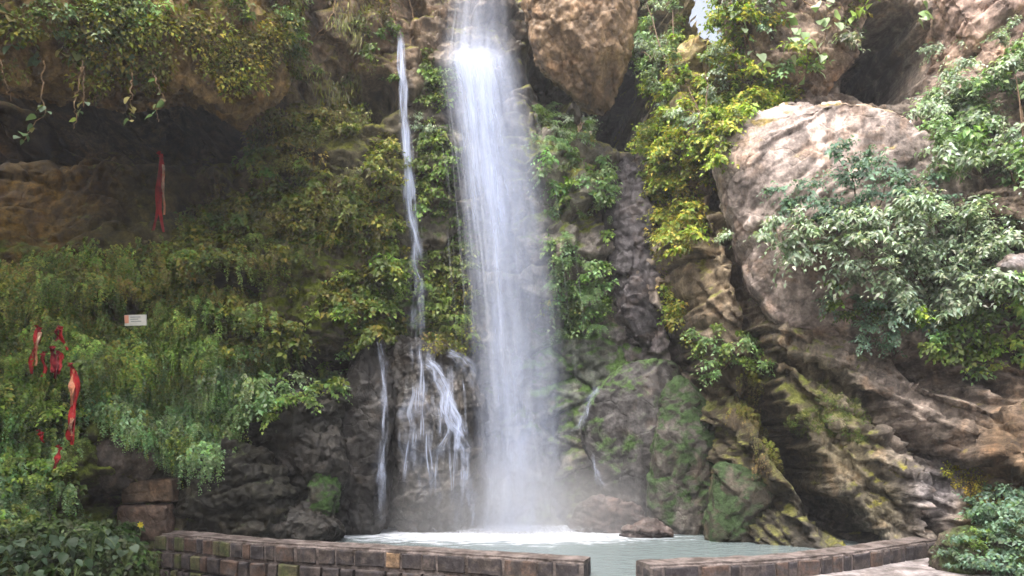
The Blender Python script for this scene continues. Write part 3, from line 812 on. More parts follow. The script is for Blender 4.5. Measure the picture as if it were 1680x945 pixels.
def hit(px, py, default=11.0):
    d = Vector(W(px, py, 1.0)) - Vector((0, 0, CAMZ))
    d.normalize()
    p, n, i, t = BVH.ray_cast(Vector((0, 0, CAMZ)), d, 40)
    if p is None: return W(px, py, default), np.array([0, -1.0, 0])
    n = np.array(n)
    if n[1] > 0: n = -n
    return np.array(p), n


# surface samples that plants can grow on
SP, SN = [], []
for v, f, nr in POOL_MESH:
    a, b, c, d = (v[f[:, i]] for i in range(4))
    ar = np.linalg.norm(np.cross(c - a, d - b), axis=1) * 0.5
    k = int(ar.sum() * 900)
    ids = RS.choice(len(f), k, p=ar / ar.sum())
    u, w = RS.rand(k, 1), RS.rand(k, 1)
    SP.append((a[ids] * (1 - u) + b[ids] * u) * (1 - w) + (d[ids] * (1 - u) + c[ids] * u) * w)
    m = nr[f[ids]].mean(1)
    SN.append(m / (np.linalg.norm(m, axis=1, keepdims=True) + 1e-9))
SP = np.concatenate(SP); SN = np.concatenate(SN)
okm = (SP[:, 1] > 6) & (SP[:, 2] > 0.05) & ((SN * (np.array([0, 0, CAMZ]) - SP)).sum(1) > -0.5)
_sx, _sy = project(SP)
okm &= ~((_sx > 192) & (_sx < 262) & (_sy > 480) & (_sy < 545)) & ~((_sx > 110) & (_sx < 130) & (_sy > 595) & (_sy < 735)) & ~((_sx > 240) & (_sx < 280) & (_sy > 245) & (_sy < 405))
for bx in [(335, 440, 440, 486), (112, 200, 490, 528), (60, 230, 818, 862), (470, 560, 575, 612), (300, 345, 590, 618), (430, 470, 300, 330), (20, 60, 470, 500), (575, 640, 130, 190)]:
    okm &= ~((_sx > bx[0]) & (_sx < bx[1]) & (_sy > bx[2] + 8 * np.sin(_sx * .13)) & (_sy < bx[3] + 8 * np.sin(_sx * .21 + 1)))
SP, SN = SP[okm], SN[okm]
SX, SY = project(SP)
SX = SX + 16 * fbm(SP * 1.7, 3, 201)
SY = SY + 16 * fbm(SP * 1.7, 3, 202)
SPATCH = fbm(SP * 1.6, 3, 203)
BILL = fbm(SP * np.array([2.2, 2.2, 3.0]), 2, 204)
TIER = 1 - np.mod((SP[:, 2] + .45 * fbm(SP * np.array([1.1, 1.1, .6]), 3, 205)) / .8, 1.0)


def pick(poly, n, patch=-9.0, spacing=0.0, seed=0, minup=None):
    m = in_poly(SX, SY, poly) & (SPATCH > patch)
    if minup is not None: m &= SN[:, 2] > minup
    ids = np.nonzero(m)[0]
    r = np.random.RandomState(seed + 100)
    r.shuffle(ids)
    if spacing <= 0: return ids[:n]
    out, cells = [], {}
    for i in ids:
        c = tuple(np.floor(SP[i] / spacing).astype(int))
        bad = False
        for a in (-1, 0, 1):
            for b in (-1, 0, 1):
                for d in (-1, 0, 1):
                    for j in cells.get((c[0] + a, c[1] + b, c[2] + d), ()):
                        if ((SP[i] - SP[j]) ** 2).sum() < spacing ** 2: bad = True
        if bad: continue
        cells.setdefault(c, []).append(i)
        out.append(i)
        if len(out) >= n: break
    return np.array(out, int)


# ------------------------------------------------------------------ leaves
def leaf_batch(base, direc, up, length, width, col, fold=0.25, curl=0.2):
    """folded four-triangle leaves: base, two side pairs, tip"""
    n = len(base)
    d = direc / (np.linalg.norm(direc, axis=1, keepdims=True) + 1e-9)
    s = np.cross(d, up)
    s /= np.linalg.norm(s, axis=1, keepdims=True) + 1e-9
    u = np.cross(s, d)
    l, w = length[:, None], width[:, None]
    v = np.stack([base, base + d * l * .42 + s * w * .5 + u * w * fold, base + d * l + -u * l * curl, base + d * l * .42 - s * w * .5 + u * w * fold, base + d * l * 0.5], 1)
    v = v.reshape(-1, 3)
    k = np.arange(n)[:, None] * 5
    f = np.concatenate([k + np.array([[0, 1, 4]]), k + np.array([[1, 2, 4]]), k + np.array([[0, 4, 3]]), k + np.array([[4, 2, 3]])])
    return v, f, np.repeat(col, 5, 0)


def pal(cols, n, r, jit=0.25):
    c = np.array(cols, float)[r.randint(len(cols), size=n)]
    return c * (1 + jit * (r.rand(n, 1) * 2 - 1)) * (1 + 0.12 * (r.rand(n, 3) * 2 - 1))


# every variant lives in a frame with +Y out of the wall and +Z up
def var_sprig(seed, R=0.28, nsp=9, nl=8, ll=0.085, lw=0.045, cols=((0.06, 0.1, 0.03),), droop=0.5, dome=False):
    r = np.random.RandomState(seed)
    B, Dd, U, LL, LW = [], [], [], [], []
    for s in range(nsp):
        if dome:
            a = r.rand() * 2 * PI
            d = np.array([math.cos(a) * .8, math.sin(a) * .8, 0.25 + r.rand() * 0.9])
        else:
            d = np.array([r.normal() * .65, 0.35 + r.rand() * .7, -0.3 + r.rand() * 1.2])
        d /= np.linalg.norm(d)
        ln = R * (0.55 + r.rand() * 0.6)
        side = np.cross(d, [0, 0, 1.]); side /= np.linalg.norm(side) + 1e-6
        for i in range(nl):
            t = (i + 1.0) / nl
            p = d * ln * t + np.array([0, 0, -droop * ln * t * t]) + r.normal(size=3) * 0.012
            sg = 1 if i % 2 else -1
            ld = d * (0.35 + 0.9 * (i == nl - 1)) + side * sg * (0.8 if i < nl - 1 else 0) + np.array([0, 0, -0.35 - 0.5 * r.rand()]) + r.normal(size=3) * 0.2
            B.append(p); Dd.append(ld); U.append(np.array([0, 0.55, 0.9]) + r.normal(size=3) * 0.25)
            q = ll * (0.7 + 0.6 * r.rand()) * (1.1 - 0.35 * t)
            LL.append(q); LW.append(q * lw / ll)
    n = len(B)
    return leaf_batch(np.array(B), np.array(Dd), np.array(U), np.array(LL), np.array(LW), pal(cols, n, r))


def var_hang(seed, n=60, R=0.2, ln=(0.12, 0.3), w=0.016, cols=((0.06, 0.08, 0.01),)):
    r = np.random.RandomState(seed)
    B = np.stack([r.normal(size=n) * R * .6, 0.01 + np.abs(r.normal(size=n)) * R * 0.32, r.normal(size=n) * R * .5], 1)
    Dd = np.stack([r.normal(size=n) * 0.22, 0.12 + r.rand(n) * .35, -np.ones(n)], 1)
    U = np.stack([r.normal(size=n) * .5, np.ones(n), 0.4 + 0 * r.rand(n)], 1)
    LL = ln[0] + r.rand(n) * (ln[1] - ln[0])
    return leaf_batch(B, Dd, U, LL, w * (0.6 + r.rand(n) * .8), pal(cols, n, r, 0.35), curl=0.05)


def var_hangfern(seed, nf=12, R=0.3, nl=14, ll=0.04, cols=((0.1, 0.15, 0.05),)):
    """maidenhair-like fronds that hang down the wall"""
    r = np.random.RandomState(seed)
    B, Dd, U, LL = [], [], [], []
    for s in range(nf):
        o = np.array([r.normal() * .11, abs(r.normal()) * .04, r.normal() * .07])
        d = np.array([r.normal() * .28, .55 + .35 * r.rand(), .15 + .2 * r.normal()])
        ln = R * (.5 + .7 * r.rand())
        for i in range(nl):
            t = (i + 1) / nl
            p = o + d * ln * .55 * (t - .35 * t * t) + np.array([0, 0, -1.0 * ln * t ** 1.4])
            q = ll * (1.1 - .7 * t) * (.6 + .8 * r.rand())
            for sg in (-1, 1):
                B.append(p + r.normal(size=3) * .006); Dd.append(np.array([sg * (.8 + .4 * r.rand()), .35, -.7 + .3 * r.normal()])); U.append(np.array([0, .75, .55]) + r.normal(size=3) * .25); LL.append(q)
    n = len(B)
    return leaf_batch(np.array(B), np.array(Dd), np.array(U), np.array(LL), np.array(LL) * .6, pal(cols, n, r, .25) * (.85 + .3 * r.rand()))


def var_moss(seed, n=70, R=0.16, ll=0.035, cols=((0.12, 0.12, 0.015),)):
    r = np.random.RandomState(seed)
    d = r.normal(size=(n, 3)); d[:, 1] = np.abs(d[:, 1]); d /= np.linalg.norm(d, axis=1, keepdims=True)
    B = d * np.array([R, R * .42, R * .8]) * (r.rand(n, 1) ** .35)
    Dd = d + r.normal(size=(n, 3)) * .35 + np.array([0, 0, -.35])
    U = np.tile([0, .6, .8], (n, 1)) + r.normal(size=(n, 3)) * .4
    LL = ll * (.6 + .8 * r.rand(n))
    return leaf_batch(B, Dd, U, LL, LL * .62, pal(cols, n, r, 0.35))


def var_fern(seed, nf=8, R=0.32, nl=13, ll=0.06, cols=((0.1, 0.15, 0.05),), dome=False):
    r = np.random.RandomState(seed)
    B, Dd, U, LL = [], [], [], []
    for s in range(nf):
        if dome:
            a = r.rand() * 2 * PI; d = np.array([math.cos(a), math.sin(a), .7 + .5 * r.rand()])
        else:
            d = np.array([r.normal() * .6, .5 + .5 * r.rand(), .25 + .7 * r.rand()])
        d /= np.linalg.norm(d)
        ln = R * (.6 + .6 * r.rand())
        for i in range(nl):
            t = (i + 1) / nl
            p = d * ln * t + np.array([0, 0, -1.05 * ln * t * t])
            tan = d + np.array([0, 0, -2.1 * t]); tan /= np.linalg.norm(tan)
            side = np.cross(tan, [0, .4, .9]); side /= np.linalg.norm(side) + 1e-6
            q = ll * (1.15 - .8 * t) * (.4 + min(1, t * 4) * .6)
            for sg in (-1, 1):
                B.append(p); Dd.append(side * sg + tan * .45 + r.normal(size=3) * .12); U.append(np.array([0, .6, .8]) + r.normal(size=3) * .15); LL.append(q)
    n = len(B)
    return leaf_batch(np.array(B), np.array(Dd), np.array(U), np.array(LL), np.array(LL) * .42, pal(cols, n, r, .2))


def frame(nrm_, r, spin=0.6):
    """wall frame: z up, y = horizontal way out of the wall, turned a little"""
    h = np.array([nrm_[0], nrm_[1], 0.0])
    if np.linalg.norm(h) < 0.15: h = np.array([-0.2, -1.0, 0])
    h = h / np.linalg.norm(h) * 0.7 + np.array([0, -0.5, 0])
    a = math.atan2(h[1], h[0]) + r.normal() * spin
    y = np.array([math.cos(a), math.sin(a), 0])
    z = np.array([0, 0, 1.0])
    return np.stack([np.cross(y, z), y, z], 1)


def carpet(name, label, poly, variants, n, spacing, size=(0.8, 1.3), off_=0.02, patch=-9.0, seed=0, cat='plants', mat=None, minup=None, billow=0.3, tier=0.0):
    ids = pick(poly, n, patch, spacing, seed, minup)
    r = np.random.RandomState(seed)
    vs, fs, cs, k = [], [], [], 0
    for i in ids:
        v, f, c = variants[r.randint(len(variants))]
        A = frame(SN[i], r) * (size[0] + (size[1] - size[0]) * r.rand())
        tilt = 1 + 0.18 * r.normal()
        vs.append(v @ A.T + SP[i] + SN[i] * off_ + np.array([0, -1, 0]) * (max(0, BILL[i]) * billow + TIER[i] ** 1.5 * tier)); fs.append(f + k); cs.append(c * (tilt * (0.9 + 0.25 * r.rand(3))))
        k += len(v)
    o = mesh_obj(name, np.concatenate(vs), np.concatenate(fs), mat or M_LEAF, smooth=False, attrs={'tint': np.clip(np.concatenate(cs), 0, .9)})
    tag(o, label, cat, kind='stuff')
    return o


OLIVE = ((0.125, 0.125, 0.02), (0.095, 0.11, 0.017), (0.17, 0.16, 0.028), (0.09, 0.075, 0.02))
OLIVEB = ((0.15, 0.16, 0.025), (0.10, 0.14, 0.022), (0.21, 0.20, 0.03))
DGREEN = ((0.06, 0.10, 0.018), (0.045, 0.075, 0.014), (0.08, 0.12, 0.022), (0.085, 0.095, 0.02))
MGREEN = ((0.12, 0.185, 0.035), (0.085, 0.14, 0.025), (0.17, 0.22, 0.045))
BGREEN = ((0.16, 0.27, 0.11), (0.12, 0.20, 0.08), (0.23, 0.34, 0.16), (0.14, 0.22, 0.06))
LIME = ((0.20, 0.29, 0.035), (0.14, 0.22, 0.03), (0.26, 0.32, 0.06))
YELLOW = ((0.38, 0.34, 0.05), (0.26, 0.28, 0.05), (0.46, 0.38, 0.07), (0.20, 0.24, 0.05))
PALE = ((0.29, 0.36, 0.27), (0.21, 0.28, 0.19), (0.41, 0.47, 0.38), (0.16, 0.21, 0.12))
TEAL = ((0.10, 0.17, 0.12), (0.08, 0.14, 0.09), (0.14, 0.22, 0.15))
TAN = ((0.16, 0.115, 0.045), (0.10, 0.085, 0.03), (0.20, 0.15, 0.055), (0.09, 0.10, 0.03))

V_moss_ol = [var_moss(i, 90, .2, .05, OLIVE) for i in range(5)]
V_moss_yel = [var_moss(20 + i, 90, .2, .05, OLIVEB + ((0.28, 0.25, 0.03),)) for i in range(5)]
V_hang = [var_hang(i, 130, .2, (.05, .17), .014, DGREEN) for i in range(6)]
V_hf = [var_hangfern(300 + i, 12, .3, 13, .042, DGREEN) for i in range(6)]
V_hf_ol = [var_hangfern(320 + i, 11, .26, 12, .042, OLIVE) for i in range(5)]
V_hf_m = [var_hangfern(340 + i, 12, .28, 13, .042, MGREEN) for i in range(5)]
V_hf_b = [var_hangfern(360 + i, 12, .3, 13, .048, BGREEN) for i in range(6)]
V_hf_y = [var_hangfern(380 + i, 12, .28, 13, .045, OLIVEB + MGREEN) for i in range(6)]
V_hf_t = [var_hangfern(395 + i, 9, .26, 12, .03, TAN) for i in range(4)]
V_hang_ol = [var_hang(30 + i, 90, .18, (.05, .15), .016, OLIVE) for i in range(5)]
V_hang_tan = [var_hang(60 + i, 60, .15, (.08, .28), .01, TAN) for i in range(4)]
V_fern = [var_fern(i, 8, .30, 12, .065, BGREEN) for i in range(6)]
V_fern_d = [var_fern(10 + i, 8, .28, 12, .06, MGREEN) for i in range(5)]
V_sp_ol = [var_sprig(i, .24, 9, 7, .085, .055, OLIVEB) for i in range(6)]
V_sp_d = [var_sprig(20 + i, .24, 9, 7, .08, .05, DGREEN + MGREEN) for i in range(6)]
V_sp_m = [var_sprig(40 + i, .24, 9, 7, .08, .05, MGREEN) for i in range(6)]
V_sp_l = [var_sprig(60 + i, .24, 9, 7, .085, .05, LIME + MGREEN) for i in range(6)]
V_sp_y = [var_sprig(80 + i, .26, 10, 8, .08, .05, YELLOW + LIME) for i in range(6)]
V_sp_p = [var_sprig(100 + i, .30, 12, 11, .068 + .004 * i, .034, PALE) for i in range(6)]
V_sp_t = [var_sprig(120 + i, .28, 11, 9, .07, .04, TEAL) for i in range(6)]
V_sp_b = [var_sprig(140 + i, .26, 9, 8, .085, .045, BGREEN) for i in range(6)]
V_dome = [var_sprig(160 + i, .34, 12, 9, .085, .045, TEAL + ((.07, .12, .05), (.05, .09, .04)), dome=True) for i in range(5)]
V_dome_l = [var_sprig(170 + i, .28, 12, 9, .07, .038, ((.11, .18, .03), (.08, .13, .03), (.15, .21, .05)), dome=True) for i in range(3)]

# carpets nobody could count
carpet('ledge_moss', 'yellow olive moss cushions over the jutting brown ledge', [(-40, 60), (60, 40), (150, 30), (240, 10), (330, 40), (400, 60), (470, 40), (480, 120), (420, 150), (350, 140), (250, 130), (120, 135), (-40, 125)], V_moss_yel + V_moss_ol, 420, .13, patch=-0.12, seed=1, mat=M_MOSS, cat='moss', tier=0.15)
carpet('ledge_ground_cover', 'mixed small leaves growing along the top left corner of the ledge', [(-60, -60), (330, -60), (480, -60), (500, 30), (350, 40), (220, 50), (120, 110), (-60, 110)], V_sp_d + V_moss_ol + V_sp_b, 260, .17, patch=-0.1, seed=2)
carpet('hanging_moss', 'dark green hanging moss curtain under the ochre rock at left', [(-80, 460), (60, 420), (150, 405), (260, 410), (330, 450), (340, 540), (200, 545), (120, 535), (-80, 600)], V_hf[:3] + V_hf_y + V_hf_ol[:3], 480, .115, patch=-.38, seed=3, mat=M_MOSS, cat='moss', tier=0.42)
carpet('hanging_moss', 'second lower tier of green hanging moss around the red ribbons', [(-80, 600), (60, 530), (130, 530), (240, 545), (340, 545), (360, 600), (260, 640), (160, 650), (100, 640), (-80, 700)], V_hf_y + V_hf_m + V_hf[:3], 380, .12, seed=4, mat=M_MOSS, cat='moss', tier=0.42)
carpet('olive_ferns', 'olive brown tufts clothing the wall between hollow and thin fall', [(430, 190), (500, 180), (600, 200), (650, 260), (650, 400), (560, 400), (460, 420), (340, 440), (300, 390), (360, 330), (440, 290)], V_sp_ol + V_moss_ol + V_hf_ol, 420, .15, patch=-0.22, seed=5, tier=0.35)
carpet('yellow_green_ferns', 'yellow green tufts sweeping down from the hollow beside the sign', [(240, 400), (330, 420), (470, 430), (520, 480), (500, 560), (400, 590), (330, 560), (260, 480)], V_sp_ol + V_hf_m + V_hf_ol, 270, .15, patch=-0.2, seed=6, tier=0.4)
carpet('bright_leaf_mat', 'bright green leaf mat on the wall left of thin fall', [(510, 380), (600, 370), (655, 380), (660, 540), (600, 560), (540, 550), (500, 480)], V_sp_l + V_sp_m + V_sp_ol, 180, .15, patch=-0.25, seed=7, tier=0.3)
carpet('pale_fern_slope', 'light green fern fronds spilling over the slope above the grey boulder', [(130, 600), (220, 555), (330, 550), (430, 580), (450, 640), (390, 690), (365, 755), (315, 775), (245, 735), (210, 680), (130, 660)], V_hf_b + V_hf_b + V_hf_m[:3] + V_fern[:2], 620, .11, size=(.8, 1.25), billow=.2, seed=8, tier=0.26)
carpet('left_fern_bank', 'green ferns heaped at the left edge below the red ribbons', [(-80, 640), (60, 620), (120, 650), (130, 720), (120, 790), (100, 850), (-80, 860)], V_hf_m + V_hf_b[:3] + V_fern_d[:3] + V_sp_l[:2], 330, .13, billow=.2, seed=9, tier=0.25)
carpet('slope_leaves', 'sparse small leaves above the dark boulders left of the cascade', [(380, 570), (460, 560), (560, 570), (560, 640), (480, 660), (400, 680)], V_sp_m + V_sp_b, 70, .16, patch=0.0, seed=10)
carpet('wall_leaves', 'dark leaf clumps on the shaded wall left of the thin fall top', [(470, 0), (560, 0), (640, 20), (650, 180), (600, 220), (520, 170), (480, 130)], V_sp_d + V_moss_ol + V_hang_ol, 150, .18, patch=0.0, seed=11)
carpet('strip_leaves', 'leaf clumps on the rock strip between thin and main falls', [(690, 100), (730, 120), (745, 250), (762, 380), (775, 480), (760, 540), (700, 550), (690, 400), (680, 250)], V_sp_d + V_sp_d + V_sp_m, 95, .16, patch=-0.05, seed=12, billow=.12)
carpet('cascade_moss', 'green moss low on the wall between the two falls', [(695, 470), (775, 480), (780, 580), (700, 575)], V_moss_ol + V_fern_d, 60, .14, seed=13, mat=M_MOSS, cat='moss')
carpet('fallside_plants', 'green clumps on the rock just right of the main fall', [(868, 170), (920, 190), (960, 230), (1000, 290), (990, 420), (1000, 520), (960, 640), (920, 660), (910, 500), (890, 330)], V_sp_b + V_sp_m + V_fern, 300, .15, patch=-0.18, seed=14)
carpet('yellow_pillar_leaves', 'yellow leaves and moss running down the tan pillar edge', [(1060, 240), (1100, 180), (1160, 200), (1150, 300), (1130, 380), (1120, 470), (1130, 560), (1098, 520), (1085, 400)], V_sp_y + V_moss_yel, 230, .13, patch=-0.2, seed=15)
carpet('boulder_top_leaves', 'yellow green leaves along the upper left rim of the sunlit boulder', [(1120, 240), (1180, 160), (1260, 130), (1290, 165), (1220, 200), (1170, 260)], V_sp_y + V_sp_l, 90, .13, seed=16)
carpet('dry_root_fringe', 'straw brown dry moss fringe hanging below the tan pillar', [(1182, 585), (1226, 598), (1252, 660), (1264, 750), (1240, 768), (1212, 690), (1192, 640)], V_hf_t + V_hf_ol[:1], 70, .1, size=(.5, .9), billow=.05, patch=-.1, seed=17, mat=M_MOSS, cat='moss')
carpet('slab_moss', 'green moss patches on the sloping layered slab', [(1355, 610), (1400, 632), (1424, 690), (1436, 742), (1392, 724), (1320, 700), (1296, 682), (1340, 664)], [var_moss(200 + i, 80, .11, .028, DGREEN + ((.13, .15, .03),)) for i in range(4)], 70, .09, size=(.5, .9), patch=0.02, billow=.0, seed=18, mat=M_MOSS, cat='moss')
carpet('ochre_bank_moss', 'yellow moss cushions on the orange brown bank', [(1550, 770), (1620, 770), (1660, 830), (1600, 830)], [var_moss(210 + i, 80, .10, .025, ((.3, .26, .03), (.22, .2, .03))) for i in range(3)], 50, .09, billow=.02, seed=19, mat=M_MOSS, cat='moss')
carpet('right_bank_leaves', 'small green leaves scattered on the bank below the big shrub', [(1480, 500), (1700, 450), (1720, 590), (1600, 600), (1520, 570)], V_sp_m + V_sp_b + V_sp_l, 110, .17, patch=-0.1, seed=20)
carpet('top_bank_leaves', 'light leaf cover over the pale rocks at top right', [(1180, -60), (1420, -60), (1400, 60), (1330, 110), (1230, 120), (1190, 80)], V_sp_p + V_sp_y + V_sp_b, 120, .18, patch=0.0, seed=21)

carpet('fern_drapes', 'larger fern fronds arching out of the shaded left wall', [(280, 420), (430, 260), (640, 260), (650, 540), (540, 560), (430, 600), (330, 560)], V_fern_d + V_sp_ol + V_sp_m, 150, .24, size=(1.0, 1.6), patch=-.05, seed=23, billow=.45, tier=0.3)
carpet('bank_undergrowth', 'dark low undergrowth covering the bottom left bank', [(-120, 850), (230, 860), (245, 1000), (-120, 1000)], [var_sprig(400 + i, .22, 8, 7, .08, .045, ((.04, .07, .02), (.03, .05, .015), (.06, .09, .03))) for i in range(5)], 130, .14, patch=-.2, seed=22, billow=.05)

# ------------------------------------------------------------------ ground, pavement, pool
gxs = np.concatenate([np.linspace(-90, -12, 20), np.linspace(-11, 11, 60), np.linspace(12, 90, 20)])
gys = np.concatenate([np.linspace(-90, -2, 25), np.linspace(-1, 16, 50), np.linspace(17, 90, 20)])
GX, GY = np.meshgrid(gxs, gys, indexing='ij')
gv = np.stack([GX, GY, -0.3 + 0.03 * fbm(np.stack([GX.ravel(), GY.ravel(), 0 * GX.ravel()], 1) * 0.8, 3, 301).reshape(GX.shape)], -1).reshape(-1, 3)
M_SOIL = make_plain('damp_soil', (0.11, 0.085, 0.06), 0.9, 0.5, 3, 0.6, 0.04, col2=(0.05, 0.06, 0.025))
tag(mesh_obj('ground', gv, grid_faces(len(gxs), len(gys)), M_SOIL), 'damp earth ground in front of the pool', 'ground', kind='structure')


def flat_poly(name, pts, z, mat, thick=0.0):
    v = [(x, y, z) for x, y in pts]
    f = [tuple(range(len(v)))]
    if thick:
        k = len(v)
        v += [(x, y, z - thick) for x, y in pts]
        f += [(i, i + k, (i + 1) % k + k, (i + 1) % k) for i in range(k)]
    return mesh_obj(name, v, f, mat, smooth=False)


def foot(px, py, z=0.25):
    Y = (CAMZ - z) * FPX / (py - HOR)
    return np.array([(px - 840) / FPX * Y, Y])


LW = catmull([foot(215, 872), foot(300, 878), foot(400, 888), foot(480, 893), foot(560, 897), foot(700, 905), foot(850, 915), foot(957, 921)], 90, False)
RW = catmull([foot(1068, 928), foot(1130, 925), foot(1280, 918), foot(1400, 906), foot(1480, 894), foot(1560, 883)], 70, False)


def offs(path, d):
    t = np.gradient(path, axis=0)
    t /= np.linalg.norm(t, axis=1, keepdims=True)
    return path + d * np.stack([-t[:, 1], t[:, 0]], 1)


M_PAVE = make_plain('worn_concrete', (0.20, 0.18, 0.18), 0.85, 0.45, 5, 0.8, 0.04, col2=(0.11, 0.095, 0.09))
rp = [tuple(p) for p in offs(RW, 0.1)]
tag(flat_poly('pavement', rp + [(9.5, 9.0), (9.5, 3.0), (1.5, 3.0)], 0.045, M_PAVE, 0.3), 'pale worn concrete paving outside the right curb', 'pavement', kind='structure')


def make_pool_mat():
    m, nt = new_mat('pool_water')
    out = N(nt, 'OutputMaterial'); bs = N(nt, 'BsdfPrincipled'); df = N(nt, 'BsdfDiffuse'); mx = N(nt, 'MixShader')
    P = N(nt, 'NewGeometry').outputs['Position']
    bs.inputs['Base Color'].default_value = (0.12, 0.15, 0.155, 1)
    bs.inputs['Roughness'].default_value = 0.12
    bs.inputs['Specular IOR Level'].default_value = 0.5
    n1 = noise_node(nt, mapping(nt, P, (1, 1.6, 1)), 5.0, 6, 0.6, 0.6)
    n2 = noise_node(nt, P, 22.0, 4, 0.6, 0.3)
    bp = N(nt, 'Bump'); bp.inputs['Strength'].default_value = 0.7; bp.inputs['Distance'].default_value = 0.06
    L(nt, mth(nt, 'ADD', n1, mth(nt, 'MULTIPLY', n2, 0.3)), bp.inputs['Height']); L(nt, bp.outputs[0], bs.inputs['Normal'])
    # foam floats round the foot of the falls and thins out across the pool
    sx = N(nt, 'SeparateXYZ'); L(nt, P, sx.inputs[0])
    dx = mth(nt, 'DIVIDE', mth(nt, 'SUBTRACT', sx.outputs[0], -0.1), 3.0)
    dy = mth(nt, 'DIVIDE', mth(nt, 'SUBTRACT', sx.outputs[1], 11.6), 1.3)
    d = mth(nt, 'SQRT', mth(nt, 'ADD', mth(nt, 'MULTIPLY', dx, dx), mth(nt, 'MULTIPLY', dy, dy)))
    nf = noise_node(nt, mapping(nt, P, (1, 2.0, 1)), 3.2, 8, 0.65, 0.8)
    fo = mapr(nt, mth(nt, 'ADD', mth(nt, 'SUBTRACT', 1.15, d), mth(nt, 'MULTIPLY', mth(nt, 'SUBTRACT', nf, 0.5), 1.8)), 0.05, 1.05)
    df.inputs['Color'].default_value = (0.70, 0.74, 0.82, 1)
    L(nt, fo, mx.inputs[0]); L(nt, bs.outputs[0], mx.inputs[1]); L(nt, df.outputs[0], mx.inputs[2]); L(nt, mx.outputs[0], out.inputs[0])
    return m


M_POOL = make_pool_mat()
pl = [tuple(p) for p in offs(LW, 0.25)][:-1]
pr = [tuple(p) for p in offs(RW, 0.25)][1:]
gapf = [(0.6, 8.0), (0.6, 7.2), (1.55, 7.2), (1.6, 7.9)]
tag(flat_poly('pool', pl + gapf + pr + [(7.0, 13.5), (-7.5, 13.5)], 0.05, M_POOL), 'grey green plunge pool below the waterfall', 'water', kind='structure')

# ------------------------------------------------------------------ brick curb walls
M_MORTAR = make_plain('mortar', (0.115, 0.095, 0.088), 0.85, 0.5, 7, 0.9, 0.03, col2=(0.05, 0.038, 0.033))
M_BRICKS = [make_plain('brick_dark', (0.030, 0.026, 0.028), 0.85, 0.55, 9, 0.6, 0.02, col2=(0.055, 0.044, 0.040)),
            make_plain('brick_brown', (0.07, 0.046, 0.036), 0.85, 0.5, 9, 0.6, 0.02, col2=(0.05, 0.042, 0.04)),
            make_plain('brick_mossy', (0.07, 0.065, 0.035), 0.9, 0.5, 9, 0.6, 0.02, col2=(0.05, 0.06, 0.022)),
            make_plain('brick_tan', (0.19, 0.125, 0.075), 0.9, 0.5, 9, 0.6, 0.02, col2=(0.10, 0.07, 0.05))]


def brick_mesh(seed, mat):
    """unit brick, face towards -Y, worn corners"""
    r = np.random.RandomState(seed)
    b = 0.06
    v, f = [], []
    for x in (0, b, 1 - b, 1):
        for z in (0, b, 1 - b, 1):
            edge = (x in (0, 1)) + (z in (0, 1))
            v.append((x - 0.5 + r.normal() * .012, [0.0, 0.06, 0.14][edge] + r.normal() * .015, z - 0.5 + r.normal() * .02))
    for i in range(3):
        for j in range(3):
            a = i * 4 + j
            f.append((a, a + 4, a + 5, a + 1))
    rim = [0, 4, 8, 12, 13, 14, 15, 11, 7, 3, 2, 1]
    k = len(v)
    for i in rim: v.append((v[i][0], 1.0, v[i][2]))
    for i in range(12):
        f.append((rim[(i + 1) % 12], rim[i], k + i, k + (i + 1) % 12))
    return mesh_data('brick', np.array(v), f, mat, smooth=False)


BRK = [[brick_mesh(10 * a + b, M_BRICKS[a]) for b in range(4)] for a in range(4)]


